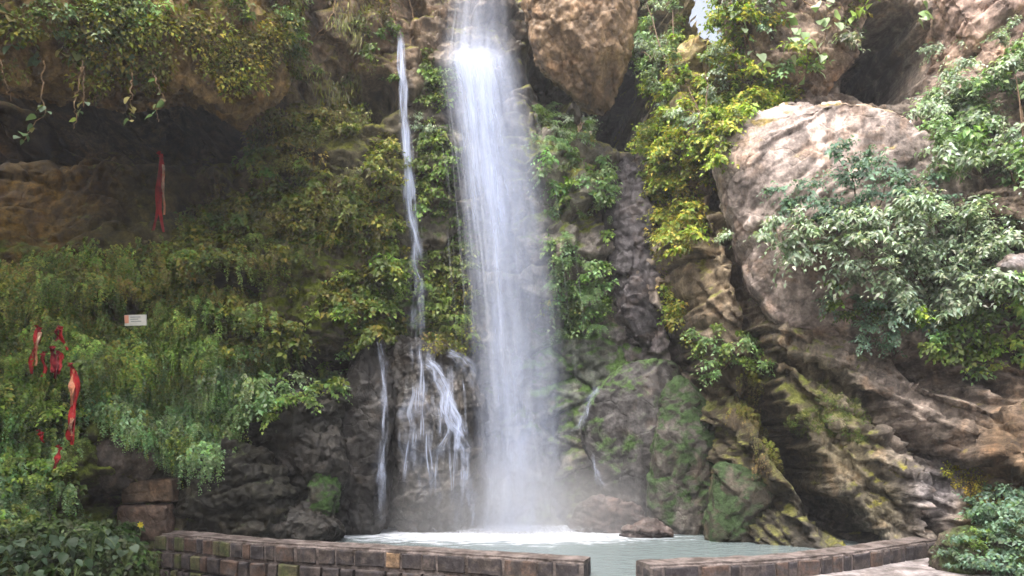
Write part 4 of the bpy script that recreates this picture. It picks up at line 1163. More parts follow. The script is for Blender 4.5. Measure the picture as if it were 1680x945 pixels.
def curb(name, label, path, courses, zlow, mossy, seed, ends):
    r = np.random.RandomState(seed)
    inner = offs(path, 0.38)
    root = empty(name, (*path.mean(0), zlow))
    tag(root, label, 'wall', 'brick curb walls round the pool')
    # mortar body with a worn, crumbling top
    rows = []
    n = len(path)
    m = 12
    for k in range(m + 1):
        t = k / m
        p = path * (1 - t) + inner * t
        q = np.stack([p[:, 0], p[:, 1], np.full(n, 0.25)], 1)
        q[:, 2] += 0.012 * fbm(q * 6, 4, seed) - (0.02 if k in (0, m) else 0)
        if k == 0:
            q[:, :2] = offs(path, 0.012 + 0.02)
        rows.append(q)
    lo = offs(path, 0.012)
    jag = np.stack([lo[:, 0], lo[:, 1], np.full(n, 0.222)], 1)
    jag[:, 2] += 0.014 * fbm(jag * 9, 3, seed + 3)
    top = [np.stack([lo[:, 0], lo[:, 1], np.full(n, zlow)], 1), jag] + rows + [np.stack([inner[:, 0], inner[:, 1], np.full(n, zlow)], 1)]
    V = np.stack(top, 1).reshape(-1, 3)
    F = [tuple(x) for x in grid_faces(n, len(top))]
    F += [tuple(range(len(top))), tuple((n - 1) * len(top) + i for i in range(len(top)))][:2]
    mesh_obj('mortar_body', V, F, M_MORTAR, root, smooth=False)
    seg = np.linalg.norm(np.diff(path, axis=0), axis=1)
    S = np.concatenate([[0], np.cumsum(seg)])
    for c in range(courses):
        ztop = 0.222 - c * 0.222
        s = -r.rand() * 0.1 if c else 0.01
        proud = 0.05 if c else 0.0
        while s < S[-1] - 0.06:
            w = r.choice([0.13, 0.17, 0.2, 0.26, 0.34, 0.42], p=[.06, .12, .2, .24, .22, .16])
            w = min(w * (.62 + .5 * min(1, s / 5.0) if seed == 5 else 1.0), S[-1] - s - 0.005)
            g = r.choice([0.024, 0.032, 0.055], p=[.5, .38, .12])
            mid = max(s, 0.0) + w / 2
            P = np.array([np.interp(mid, S, path[:, 0]), np.interp(mid, S, path[:, 1])])
            j = min(np.searchsorted(S, mid), n - 1)
            T = path[j] - path[j - 1]
            fr = mid / S[-1]
            kind = 2 if r.rand() < mossy * max(0, 1 - fr * 2.2) else r.choice([0, 1, 3], p=[.80, .18, .02])
            o = link(bpy.data.objects.new('brick', BRK[kind][r.randint(4)]))
            o.parent = root
            o.location = Vector((P[0], P[1], ztop - 0.1)) - root.location
            o.rotation_euler = (r.normal() * .02, r.normal() * .012, math.atan2(T[1], T[0]))
            nn = np.array([T[1], -T[0]]) / np.linalg.norm(T)
            o.location += Vector((nn[0], nn[1], 0)) * (0.006 + proud + r.rand() * 0.01)
            o.scale = (max(w - g, 0.05), 0.14, 0.18 + r.normal() * .006)
            s += w
    # the sawn end at the gap
    for e in ends:
        k = 0 if e == 0 else n - 1
        a, b = path[k], inner[k]
        T = (b - a) if e else (a - b)
        T = T / np.linalg.norm(T)
        nn = np.array([T[1], -T[0]])
        for u, w in ((0.11, 0.19), (0.29, 0.16)):
            P = a + (b - a) / np.linalg.norm(b - a) * u
            o = link(bpy.data.objects.new('brick', BRK[0][r.randint(4)]))
            o.parent = root
            o.location = Vector((P[0] + nn[0] * 0.006, P[1] + nn[1] * .006, 0.115)) - root.location
            o.rotation_euler = (0, 0, math.atan2(T[1], T[0]))
            o.scale = (w - 0.03, 0.12, 0.18)
    return root


curb('brick_wall', 'long low brick curb wall left of the pool gap, mossy at its far end', LW, 3, -0.45, 0.9, 5, [1])
curb('brick_wall', 'shorter low brick curb wall right of the pool gap, curving back to the rocks', RW, 2, -0.3, 0.1, 9, [0])

# ------------------------------------------------------------------ water
def interp_rows(rows, cols, q): return np.interp(q, rows, cols)


def fall_sheet(parent, rows, left, right, Ys, nu, nv, mat, corr, seed, fade, name='water_sheet', bulge=0.18):
    py = np.linspace(rows[0], rows[-1], nv)
    l, r_, y = interp_rows(rows, left, py), interp_rows(rows, right, py), interp_rows(rows, Ys, py)
    u = np.linspace(0, 1, nu)
    PX = l[None] + (r_ - l)[None] * u[:, None]
    PY = np.broadcast_to(py[None], PX.shape)
    YY = y[None] - bulge * np.sin(u * PI)[:, None]
    c = np.stack([u[:, None] * 16 + 0 * PX, PY * 0.006, np.full_like(PX, seed)], -1).reshape(-1, 3)
    YY = YY + corr * fbm(c, 3, seed).reshape(PX.shape)
    PX = PX + 5 * fbm(c * np.array([.4, 1, 1]), 3, seed + 5).reshape(PX.shape)
    V = np.stack([(PX - 840) / FPX * YY, YY, CAMZ + (HOR - PY) / FPX * YY], -1).reshape(-1, 3)
    uv = np.stack([np.broadcast_to(u[:, None], PX.shape), np.broadcast_to(V.reshape(nu, nv, 3)[:, :, 2], PX.shape)], -1).reshape(-1, 2)
    fd = np.broadcast_to(np.interp(py, rows, fade)[None], PX.shape).reshape(-1)
    return mesh_obj(name, V, grid_faces(nu, nv), mat, parent, uv=uv, attrs={'fade': fd})


def strands(paths, widths, name, mat, parent):
    """each thread of water is a thin closed three-sided sliver along its own path"""
    parts = []
    for p, w in zip(paths, widths):
        t = np.sin(np.linspace(0.02, 1, len(p)) * PI * .98)
        parts.append(tube(p, w * (0.15 + .85 * t), 3))
    V, F = join(parts)
    o = mesh_obj(name, V, F, mat, parent)
    o['kind'] = 'stuff'
    return o


def make_strand_mat(name, a):
    m, nt = new_mat(name)
    out = N(nt, 'OutputMaterial'); df = N(nt, 'BsdfDiffuse'); tl = N(nt, 'BsdfTranslucent'); tp = N(nt, 'BsdfTransparent')
    for x in (df, tl): x.inputs['Color'].default_value = (0.88, 0.91, 0.97, 1)
    m1 = N(nt, 'MixShader'); m1.inputs[0].default_value = .45
    L(nt, df.outputs[0], m1.inputs[1]); L(nt, tl.outputs[0], m1.inputs[2])
    m2 = N(nt, 'MixShader'); m2.inputs[0].default_value = a
    L(nt, tp.outputs[0], m2.inputs[1]); L(nt, m1.outputs[0], m2.inputs[2]); L(nt, m2.outputs[0], out.inputs[0])
    return m


M_VEIL = make_water_sheet('water_veil', 0.40, 6, 0.32, 0.74, 0.5, .2, base=.3)
M_MID = make_water_sheet('water_mid', 0.48, 6, 0.32, 0.68, 0.5, .25, base=.2)
M_CORE = make_water_sheet('water_core', 0.72, 5, 0.28, 0.62, 0.5, .4)
M_THIN = make_water_sheet('water_thin', 0.45, 4.0, 0.38, 0.66, 0.5, .2, 2.4)
M_CURVE = make_water_sheet('water_curve', 0.62, 3.4, 0.34, 0.64, 0.5, .22, 1.8)
M_FAINT = make_water_sheet('water_faint', 0.62, 4, 0.40, 0.68, 0.4, .16, 1.0)
M_STR = make_strand_mat('water_thread', 0.11)
M_DROP = make_strand_mat('water_drops', 0.22)

rows = [-70, 0, 40, 80, 100, 130, 200, 300, 400, 500, 600, 700, 800, 872]
VL = [722, 724, 722, 712, 708, 716, 726, 734, 742, 748, 750, 748, 742, 728]
VR = [850, 854, 858, 866, 874, 884, 902, 920, 934, 946, 954, 962, 970, 984]
ML = [726, 728, 728, 718, 716, 722, 730, 738, 744, 748, 750, 748, 742, 730]
MR = [836, 840, 846, 856, 862, 870, 886, 904, 918, 932, 942, 952, 962, 974]
CC = [775, 775, 772, 770, 770, 776, 784, 795, 806, 815, 823, 831, 838, 846]
CH = [44, 44, 48, 54, 56, 54, 52, 50, 50, 50, 52, 56, 62, 74]
WY = [12.75, 12.65, 12.55, 12.4, 12.25, 12.18, 12.1, 12.02, 11.95, 11.9, 11.85, 11.8, 11.75, 11.7]
FD = [.42, .42, .45, .7, 1, 1, .96, .9, .82, .76, .7, .66, .64, .7]
wf = empty('waterfall', W(845, 868, 11.7))
tag(wf, 'tall white main waterfall plunging down the middle of the cliff', 'waterfall')
for k, (l, r_, dy, mt, s) in enumerate([(VL, VR, 0.22, M_VEIL, 1), (VL, VR, -0.02, M_VEIL, 2), (ML, MR, 0.1, M_MID, 3), (ML, MR, -0.12, M_MID, 4), (list(np.array(CC) - CH), list(np.array(CC) + CH), -0.05, M_CORE, 5), (list(np.array(CC) - np.array(CH) * 1.3), list(np.array(CC) + np.array(CH) * 1.1), -0.18, M_MID, 6)]):
    fall_sheet(wf, rows, l, r_, np.array(WY) + dy, 40, 150, mt, 0.06, s, FD)
r = np.random.RandomState(77)
ps, wsd = [], []
for i in range(900):
    core = r.rand() < 0.85
    u = r.normal() * .42 if core else float(np.clip(r.normal() * .45, -1.1, 1.1))
    a = r.uniform(-70, 800); b = min(a + r.uniform(60, 260), 872)
    py = np.linspace(a, b, 7)
    if core:
        px = np.interp(py, rows, CC) + u * np.interp(py, rows, CH)
    else:
        l, q_ = np.interp(py, rows, VL), np.interp(py, rows, VR)
        px = (l + q_) / 2 + u * (q_ - l) / 2
    Y = np.interp(py, rows, WY) - 0.12 + r.normal() * .14
    ps.append(np.stack([(px - 840) / FPX * Y, Y + 0 * px, CAMZ + (HOR - py) / FPX * Y], 1))
    wsd.append(r.uniform(.002, .006))
strands(ps, wsd, 'water_threads', M_STR, wf)


def stream(name, label, pts, widths, n, dens_mat, lift=0.05, seed=0, sheets=2, dY=None, group=None):
    """a thin fall that follows the rock in front of it"""
    r = np.random.RandomState(seed)
    pts = np.array(pts, float)
    py0 = np.arange(len(pts))
    t = np.linspace(0, len(pts) - 1, 60)
    px, py, w = np.interp(t, py0, pts[:, 0]), np.interp(t, py0, pts[:, 1]), np.interp(t, py0, widths)
    px = px + 0.7 * np.sin(t * 2.1 + seed) + 0.5 * np.sin(t * 5.3 + seed * 2)
    Y = np.array([min(hit(a, b)[0][1] for a in (x - 4, x, x + 4)) for x, b in zip(px, py)])
    # falling water does not follow every hollow: it only ever comes forward as it drops
    Y = np.minimum.accumulate(Y)
    k = 5
    Y = np.convolve(np.pad(Y, k, mode='edge'), np.ones(2 * k + 1) / (2 * k + 1), 'valid') - lift
    Y = np.minimum(Y, np.array([hit(x, b)[0][1] for x, b in zip(px, py)]) - 0.01)
    root = empty(name, ((px[-1] - 840) / FPX * Y[-1], Y[-1], CAMZ + (HOR - py[-1]) / FPX * Y[-1]))
    tag(root, label, 'waterfall', group)
    tan = np.stack([np.gradient(px), np.gradient(py)], 1); tan /= np.linalg.norm(tan, axis=1, keepdims=True)
    sx, sy = -tan[:, 1], tan[:, 0]
    for s in range(sheets + 3):
        nu = 11
        u = np.linspace(-.5, .5, nu)
        # the water splits into strands that wander apart and rejoin
        tt_ = np.stack([t * .9, np.full_like(t, s * 3.7 + seed), np.zeros_like(t)], 1)
        cxo = w * (r.uniform(-.42, .42) + .06 * fbm(tt_ * .7, 2, 600 + seed) if w.mean() > 48 else .3 * fbm(tt_ * .7, 2, 600 + seed)) * (0 if s == 0 else 1)
        wf_ = w * (.9 if s == 0 else r.uniform(.1, .25) if w.mean() > 48 else r.uniform(.3, .62)) * (1 + .5 * fbm(tt_ * 2.1, 2, 620))
        PX = (px + cxo * sx)[None] + u[:, None] * (wf_ * sx)[None]; PY = (py + cxo * sy)[None] + u[:, None] * (wf_ * sy)[None]
        YY = Y[None] - 0.02 * np.cos(u * PI)[:, None] - .015 * s
        V = np.stack([(PX - 840) / FPX * YY, YY + 0 * PX, CAMZ + (HOR - PY) / FPX * YY], -1).reshape(-1, 3)
        sl = np.concatenate([[0], np.cumsum(np.hypot(np.diff(px), np.diff(py)))]) * .009
        uv = np.stack(np.broadcast_arrays(u[:, None] + .5, sl[None]), -1).reshape(-1, 2)
        fd = np.interp(t / t[-1], [0, .12, .7, 1], [.2 if s else .5, 1, .85, .35]) * np.clip(.9 + .7 * fbm(tt_ * 1.7 + 9, 3, 640), .3, 1.15)
        mesh_obj('water_sheet', V, grid_faces(nu, 60), dens_mat, root, uv=uv, attrs={'fade': np.broadcast_to(fd[None], PX.shape).reshape(-1)})
    ps, ws = [], []
    for i in range(n):
        a = r.uniform(0, len(pts) - 1.3); b = min(a + r.uniform(.3, 1.2), len(pts) - 1)
        tt = np.linspace(a, b, 7)
        uo = r.normal() * .28
        X = np.interp(tt, py0, pts[:, 0]) - uo * np.interp(tt, py0, widths)
        Z = np.interp(tt, py0, pts[:, 1])
        yy_ = np.interp(tt, t, Y) - .04 - r.rand() * .06
        ps.append(np.stack([(X - 840) / FPX * yy_, yy_, CAMZ + (HOR - Z) / FPX * yy_], 1)); ws.append(r.uniform(.002, .005))
    strands(ps, ws, 'water_threads', M_STR, root)
    return root


stream('thin_waterfall', 'thin white waterfall left of the main one, from a rock spout', [(653, 40), (657, 70), (660, 120), (666, 180), (670, 250), (673, 330), (677, 400), (681, 470), (684, 530), (687, 585)], [16, 22, 24, 30, 36, 40, 46, 52, 56, 60], 40, M_CURVE, .08, 1, 3)
stream('water_trickle', 'faint wide curtain of trickles below the thin waterfall', [(684, 560), (686, 640), (684, 700), (682, 780), (680, 868)], [60, 90, 120, 140, 150], 30, M_FAINT, .06, 2, 3, group='water trickles')
stream('water_trickle', 'thin veil beside the main fall over the right of the lumpy rock', [(742, 600), (744, 660), (742, 730), (740, 800), (738, 866)], [30, 50, 66, 80, 90], 20, M_FAINT, .06, 8, 2, group='water trickles')
stream('water_trickle', 'narrow trickle at the left rim of the lumpy wet rock', [(614, 546), (624, 568), (630, 600), (629, 680), (626, 740), (624, 800), (620, 860)], [22, 28, 28, 28, 34, 44, 50], 8, M_THIN, .05, 3, 2, group='water trickles')
stream('water_trickle', 'bright curving cascade close left of the main fall', [(690, 588), (712, 604), (728, 634), (738, 676), (752, 706), (762, 740), (768, 790), (774, 862)], [26, 34, 36, 40, 44, 46, 52, 60], 16, M_CURVE, .06, 4, 3, group='water trickles')
stream('water_trickle', 'short forked cascade above the bright curving one', [(732, 576), (752, 588), (768, 604), (780, 650)], [26, 36, 40, 40], 6, M_THIN, .05, 5, 3, group='water trickles')
stream('water_trickle', 'trickle sliding over the pale moss crest right of the fall', [(984, 632), (966, 658), (954, 690), (946, 716)], [16, 26, 34, 40], 6, M_THIN, .04, 6, 2, group='water trickles')
stream('water_trickle', 'thin slanting trickle above the largest flat stone', [(972, 744), (978, 768), (988, 790), (992, 802)], [12, 18, 20, 20], 4, M_THIN, .04, 7, 2, group='water trickles')

# splash at the foot: short jets thrown up and droplets
ps, ws = [], []
for i in range(700):
    x0 = 0.12 + r.normal() * .55; y0 = 11.62 + r.normal() * .16
    a = r.rand() * 2 * PI; sp = r.uniform(.3, 1.0); vz = r.uniform(.5, 1.5)
    tt = np.linspace(0, r.uniform(.5, 1) * vz / 4.9, 6)
    ps.append(np.stack([x0 + math.cos(a) * sp * tt, y0 + math.sin(a) * sp * tt * .6, .05 + vz * tt - 4.9 * tt ** 2], 1)); ws.append(r.uniform(.003, .008))
sp_o = strands(ps, ws, 'water_splash', M_DROP, None)
tag(sp_o, 'white splash thrown up at the foot of the main fall', 'splash', kind='stuff')


def make_mist():
    m, nt = new_mat('spray_mist')
    out = N(nt, 'OutputMaterial'); vo = N(nt, 'VolumePrincipled')
    vo.inputs['Color'].default_value = (0.95, 0.97, 1, 1)
    tc = N(nt, 'TexCoord').outputs['Object']
    ln = N(nt, 'VectorMath', operation='LENGTH'); L(nt, tc, ln.inputs[0])
    d = mth(nt, 'MULTIPLY', mapr(nt, ln.outputs['Value'], 1.0, 0.1), 0.75)
    L(nt, d, vo.inputs['Density']); L(nt, vo.outputs[0], out.inputs['Volume'])
    return m


import bmesh
bm = bmesh.new(); bmesh.ops.create_icosphere(bm, subdivisions=4, radius=1.0)
me = bpy.data.meshes.new('spray_mist'); bm.to_mesh(me); bm.free()
me.materials.append(make_mist())
mist = link(bpy.data.objects.new('spray_mist', me))
mist.location = (0.15, 11.45, 0.1)
mist.scale = (2.8, 0.95, 1.7)
tag(mist, 'pale spray mist drifting over the plunge foam', 'mist', kind='stuff')

# ------------------------------------------------------------------ shrubs: every spray of leaves is a part of its shrub
_vm = {}


def var_mesh(v):
    k = id(v)
    if k not in _vm:
        _vm[k] = mesh_data('leaf_cluster', v[0], v[1], M_LEAF, smooth=False, attrs={'tint': np.clip(v[2], 0, .9)})
    return _vm[k]


def shrub(name, label, poly, variants, n, spacing, offr=(0.05, 0.3), size=(0.8, 1.3), seed=0, cat='shrub', patch=-9, group=None, nbr=8):
    ids = pick(poly, n, patch, spacing, seed + 500)
    r = np.random.RandomState(seed)
    P = SP[ids]
    c = P.mean(0)
    base = P[np.argmin(P[:, 2] + 0.3 * np.abs(P[:, 0] - c[0]))]
    root = empty(name, base)
    tag(root, label, cat, group)
    tips = []
    for i in ids:
        o = link(bpy.data.objects.new('leaf_cluster', var_mesh(variants[r.randint(len(variants))])))
        o.parent = root
        o['kind'] = 'stuff'
        A = frame(SN[i], r, 0.7)
        h = SN[i] * .6 + np.array([0, -.5, .25])
        p = SP[i] + h * (offr[0] + (offr[1] - offr[0]) * r.rand())
        tips.append(p)
        s = size[0] + (size[1] - size[0]) * r.rand()
        M4 = Matrix(A.tolist()).to_4x4() @ Matrix.Rotation(r.normal() * .25, 4, 'Y') @ Matrix.Rotation(r.normal() * .2, 4, 'X')
        M4 = M4 @ Matrix.Diagonal((s, s, s * (0.85 + .3 * r.rand()), 1))
        o.matrix_local = Matrix.Translation(Vector(p - base)) @ M4
    tips = np.array(tips)
    for k in range(min(nbr, len(tips))):
        e = tips[r.randint(len(tips))]
        st = base + (e - base) * .25 * r.rand()
        st = st + np.array([0, .1, 0])
        t = np.linspace(0, 1, 7)[:, None]
        path = st + (e - st) * t + np.array([0, -.12, .06]) * np.sin(t * PI) + r.normal(size=(7, 3)) * .015
        v, f = tube(path, np.linspace(.014, .005, 7), 5)
        mesh_obj('branch', v, f, M_WOOD, root)
    return root


shrub('leafy_shrub', 'broad pale green shrub spreading below the sunlit boulder', [(1205, 395), (1270, 375), (1380, 360), (1500, 345), (1610, 375), (1660, 440), (1620, 500), (1520, 520), (1420, 490), (1330, 450), (1250, 425)], V_sp_p, 190, .14, (.15, .55), (.85, 1.4), 1)
shrub('leafy_shrub', 'dusky blue green shrub on the right flank of the sunlit boulder', [(1268, 345), (1300, 295), (1360, 262), (1440, 272), (1500, 290), (1540, 340), (1440, 375), (1330, 375)], V_sp_t, 90, .14, (.08, .35), (.8, 1.3), 2)
shrub('leafy_shrub', 'large light green shrub leaning in from the right edge near the top', [(1490, 215), (1540, 150), (1620, 120), (1720, 110), (1720, 330), (1620, 310), (1540, 300)], V_sp_p + V_sp_b, 120, .16, (.15, .5), (.9, 1.5), 3)
shrub('leafy_shrub', 'feathery shrub over the reddish bank in the top right corner', [(1500, 70), (1560, 40), (1640, 50), (1720, 50), (1720, 125), (1560, 150), (1510, 120)], V_sp_p + V_sp_y, 45, .17, (.1, .35), (.7, 1.2), 4)
shrub('leafy_shrub', 'dark green foliage hanging over the slab under the pale shrub', [(1340, 470), (1420, 490), (1510, 520), (1500, 575), (1430, 575), (1370, 525)], V_sp_t + V_sp_d, 60, .13, (.05, .3), (.7, 1.1), 5)
shrub('leafy_shrub', 'pale shrub on the cliff corner right of the dark cave, topmost', [(1040, 60), (1060, 5), (1100, -20), (1130, 10), (1130, 110), (1090, 150), (1055, 120)], V_sp_p + V_sp_b + V_sp_l, 60, .14, (.1, .4), (.8, 1.2), 6)
shrub('leafy_shrub', 'yellow green shrub between the cave and the sunlit boulder', [(1080, 130), (1140, 100), (1190, 120), (1190, 190), (1130, 230), (1080, 200)], V_sp_l + V_sp_y + V_sp_p, 60, .14, (.08, .35), (.8, 1.2), 7)
shrub('leafy_shrub', 'small drooping shrub overhanging the lower right of the cave', [(1048, 220), (1080, 190), (1110, 220), (1105, 310), (1070, 340), (1050, 290)], V_sp_l + V_sp_y, 36, .13, (.08, .3), (.8, 1.1), 8)
shrub('leafy_shrub', 'small green shrub at the base of the tan pillar', [(1148, 545), (1190, 535), (1225, 560), (1225, 610), (1180, 625), (1150, 590)], V_sp_b + V_sp_m, 28, .12, (.05, .25), (.7, 1.0), 9)
shrub('leafy_shrub', 'golden leaved bush right of the bright gap in the cliff', [(1184, -20), (1235, -20), (1245, 70), (1225, 140), (1190, 130)], V_sp_y + V_sp_l, 45, .14, (.08, .35), (.8, 1.2), 10)
shrub('leafy_shrub', 'bright and bluish leaved shrub in the bottom right corner', [(1545, 915), (1575, 885), (1630, 870), (1720, 855), (1720, 1000), (1560, 1000)], V_dome + V_dome_l, 64, .13, (.03, .2), (.5, .85), 11)
shrub('leafy_shrub', 'dark sprawling shrub above the right end of the curb wall', [(1560, 830), (1640, 810), (1720, 800), (1720, 880), (1600, 880)], V_dome, 36, .15, (.05, .25), (.6, .9), 12)
shrub('fern_clump', 'rounded fern clump high on the rock right of the main fall', [(880, 180), (930, 185), (962, 215), (955, 245), (915, 240), (885, 215)], V_fern + V_sp_p, 24, .13, (.05, .25), (.8, 1.1), 13, cat='fern')
shrub('fern_clump', 'light leaf clump clinging between thin and main falls', [(684, 198), (715, 195), (720, 240), (690, 245)], V_sp_l + V_sp_p, 8, .12, (.03, .15), (.6, .8), 14, cat='fern', nbr=3)
shrub('fern_clump', 'green fern clump at the foot of the dark column', [(900, 440), (960, 430), (985, 470), (960, 520), (910, 510)], V_fern + V_sp_b, 22, .13, (.03, .2), (.7, 1.0), 15, cat='fern', nbr=4)

# ------------------------------------------------------------------ vines and plants with leaves large enough to tell apart
def big_leaf(seed, cols, lobed=True):
    r = np.random.RandomState(seed)
    prof = [(0, 0), (.05, .30), (.25, .47), (.5, .42), (.75, .25), (1, 0)] if lobed else [(0, 0), (.12, .14), (.35, .27), (.6, .25), (.82, .13), (1, 0)]
    v = []
    for x, w in prof:
        z = -.25 * x * x
        v += [(x, -w, z + .22 * w), (x, 0, z), (x, w, z + .22 * w)]
    f = []
    for i in range(len(prof) - 1):
        a = i * 3
        f += [(a, a + 3, a + 4, a + 1), (a + 1, a + 4, a + 5, a + 2)]
    v = np.array(v) + r.normal(size=(len(v), 3)) * .02
    c = np.array(cols[r.randint(len(cols))]) * (1 + .2 * (r.rand() * 2 - 1))
    return mesh_data('leaf', v, f, M_LEAF, smooth=True, attrs={'tint': np.tile(c, (len(v), 1))})


LF_ivy = [big_leaf(i, ((.12, .18, .10), (.17, .20, .07), (.24, .21, .07), (.09, .15, .06))) for i in range(8)]
LF_pale = [big_leaf(20 + i, ((.34, .43, .27), (.25, .36, .17), (.42, .48, .33))) for i in range(6)]
LF_broad = [big_leaf(40 + i, ((.045, .08, .045), (.03, .06, .025), (.07, .11, .065)), i % 2 == 0) for i in range(8)]
LF_lime = [big_leaf(60 + i, ((.28, .36, .06), (.2, .3, .05)), False) for i in range(4)]


def add_leaf(root, p, size, meshes, r, yaw=None, pitch=None):
    o = link(bpy.data.objects.new('leaf', meshes[r.randint(len(meshes))]))
    o.parent = root
    o.location = Vector(p) - root.location
    o.rotation_euler = (r.normal() * .35, r.uniform(.2, 1.1) if pitch is None else pitch, r.uniform(-PI, 0) if yaw is None else yaw)
    o.scale = (size,) * 3
    return o


def vine(name, label, pts, lsize, nl, meshes, seed, rad=.009, lift=.1, free=None, cat='vine', group=None, mat=None, low=0.0):
    """stem along pixels; it clings to the rock it meets or hangs free at a given depth"""
    r = np.random.RandomState(seed)
    P = []
    for x, y in pts:
        if free is None:
            p, nn = hit(x, y); p = p + nn * lift
        else:
            p = W(x, y, free)
        P.append(p)
    P = catmull(np.array(P), 26, False)
    P[1:-1] += r.normal(size=(len(P) - 2, 3)) * .01
    root = empty(name, P[0])
    tag(root, label, cat, group)
    v, f = tube(P, np.linspace(rad, rad * .45, len(P)), 5)
    mesh_obj('stem', v, f, mat or M_ROOT, root)
    for i in range(nl):
        k = int(len(P) * (low + (1 - low) * (i + r.rand()) / nl)) if nl else 0
        k = min(k, len(P) - 1)
        add_leaf(root, P[k] + r.normal(size=3) * .02 + np.array([0, -.02, 0]), lsize * r.uniform(.7, 1.25), meshes, r)
    return root


def lipY(x): return np.interp(x, [0, 100, 200, 300], [8.35, 8.6, 8.95, 9.3])


for k, (pts, nl, low, lab) in enumerate([
    ([(-2, 90), (4, 118), (12, 145), (18, 166)], 0, 0, 'bare root hanging from the ledge at the left edge'),
    ([(72, 100), (70, 130), (70, 165), (74, 182), (55, 205), (36, 232)], 11, .45, 'leafy vine curling left below the ledge, second from the left edge'),
    ([(134, 100), (132, 135), (122, 170), (126, 190), (120, 212)], 2, .7, 'long nearly bare vine dangling under the middle of the ledge'),
    ([(138, 110), (137, 150), (137, 176)], 4, .7, 'short vine with leaves at its tip beside the long bare vine'),
    ([(216, 120), (216, 150), (216, 175), (214, 198)], 6, .5, 'vine with a leaf tuft hanging right of the bare vines'),
    ([(250, 118), (262, 150), (270, 165), (258, 180), (260, 200)], 7, .2, 'crooked leafy vine, rightmost of those hanging from the ledge'),
]):
    vine('hanging_vine', lab, pts, .10, nl, LF_ivy, 300 + k, .008, free=lipY(pts[0][0]), group='vines hanging from the ledge', low=low)
ivy = [([(0, 60), (40, 75), (80, 60), (120, 50), (150, 45)], 'ivy runner across the left end of the ledge'), ([(90, 20), (130, 45), (160, 60), (190, 95), (200, 125)], 'ivy runner slanting down over the ledge middle'),
       ([(10, 20), (40, 45), (60, 85), (75, 110)], 'ivy runner dropping at the far left of the ledge'), ([(150, 20), (180, 40), (210, 100), (225, 130)], 'ivy runner above the sagging ledge lip'), ([(110, 90), (150, 105), (185, 115), (215, 128)], 'ivy runner along the lower lip of the ledge')]
for k, (pts, lab) in enumerate(ivy):
    vine('ivy_vine', lab, pts, .13, 16, LF_ivy, 330 + k, .007, .12, group='ivy on the ledge', cat='ivy')
rv = [([(1255, -40), (1262, 0), (1280, 50), (1290, 95)], 7, 'vine with big pale leaves, leftmost at the upper right'), ([(1310, -40), (1325, 0), (1336, 45), (1325, 100)], 7, 'vine with large round pale leaves in the middle of the upper right bank'),
      ([(1345, -40), (1358, 20), (1356, 55), (1362, 70)], 4, 'short pale leaved vine right of the longest ones'), ([(1225, 20), (1235, 60), (1250, 90), (1266, 140)], 6, 'pale leaved vine trailing towards the boulder rim'), ([(1300, 60), (1314, 85), (1320, 110), (1322, 150)], 5, 'thin pale vine reaching down to the boulder top'),
      ([(1535, -30), (1525, 20), (1530, 40)], 4, 'small pale leaved vine by the upper right cave')]
for k, (pts, nl, lab) in enumerate(rv):
    vine('leafy_vine', lab, pts, .15, nl * 2, LF_pale, 350 + k, .01, .25, group='pale leaved vines')
vine('overhanging_twig', 'lime leaved twig hanging in front of the upper right cave', [(1440, -40), (1425, 5), (1405, 15), (1396, 34)], .17, 14, LF_lime, 371, .008, free=10.6, cat='twig', mat=M_WOOD)
for k, (pts, lab) in enumerate([([(612, -40), (618, 10), (622, 40), (640, 60)], 'thick brown root above the thin waterfall'), ([(634, -40), (640, 0), (645, 30), (652, 44)], 'reddish root ending at the water spout'), ([(556, -30), (545, 20), (535, 45), (512, 72)], 'pale slanting root below the ledge right end'), ([(668, -20), (676, 30), (672, 70), (668, 110)], 'grey root looping beside the thin fall'), ([(540, 10), (548, 30), (540, 48), (522, 70)], 'forked thin root on the shaded wall')]):
    vine('bare_root', lab, pts, .1, 0, LF_ivy, 380 + k, .022 if k < 2 else .013, .06, cat='root', group='roots at the cliff top')


def ground_plant(label, px, py, Y, n, size, seed, meshes=None, h=.35):
    r = np.random.RandomState(seed)
    b = W(px, py, Y)
    root = empty('broadleaf_plant', b)
    tag(root, label, 'plant', 'broad leaved plants in the bottom left corner')
    for k in range(n + 5):
        a = -PI * r.rand() if r.rand() < .75 else r.rand() * PI
        rr = r.uniform(.05, .22)
        e = b + np.array([math.cos(a) * rr, math.sin(a) * rr, h * r.uniform(.4, 1)])
        t = np.linspace(0, 1, 6)[:, None]
        path = b + (e - b) * t + np.array([0, 0, .07]) * np.sin(t * PI)
        v, f = tube(path, np.linspace(.006, .003, 6), 4)
        mesh_obj('stem', v, f, M_STEM, root)
        add_leaf(root, e, size * r.uniform(.45, 1.05), meshes or LF_broad, r, a, r.uniform(-.2, 1.0))


M_STEM = make_plain('green_stem', (.09, .13, .04), .6, .3, 10, 0)
for k, (x, y, Y, n, sz, lab) in enumerate([
    (20, 905, 8.15, 9, .17, 'broad leaved plant at the far left bottom edge'), (62, 900, 8.2, 10, .16, 'bushy broad leaved plant in front of the left bank'),
    (105, 905, 8.15, 10, .17, 'broad leaved plant in the middle of the bottom left bank'), (150, 895, 8.3, 9, .15, 'broad leaved plant just left of the curb wall end'),
    (180, 880, 8.6, 8, .17, 'upright plant with long drooping leaves beside the lower stone block'), (205, 905, 8.3, 7, .13, 'small plant at the mossy end of the long curb wall'),
    (40, 945, 7.9, 10, .15, 'lowest broad leaved plant, cut by the bottom edge'), (120, 945, 7.9, 9, .14, 'low leafy plant at the bottom edge below the bank')]):
    ground_plant(lab, x, y + 25, Y, n, sz, 400 + k)


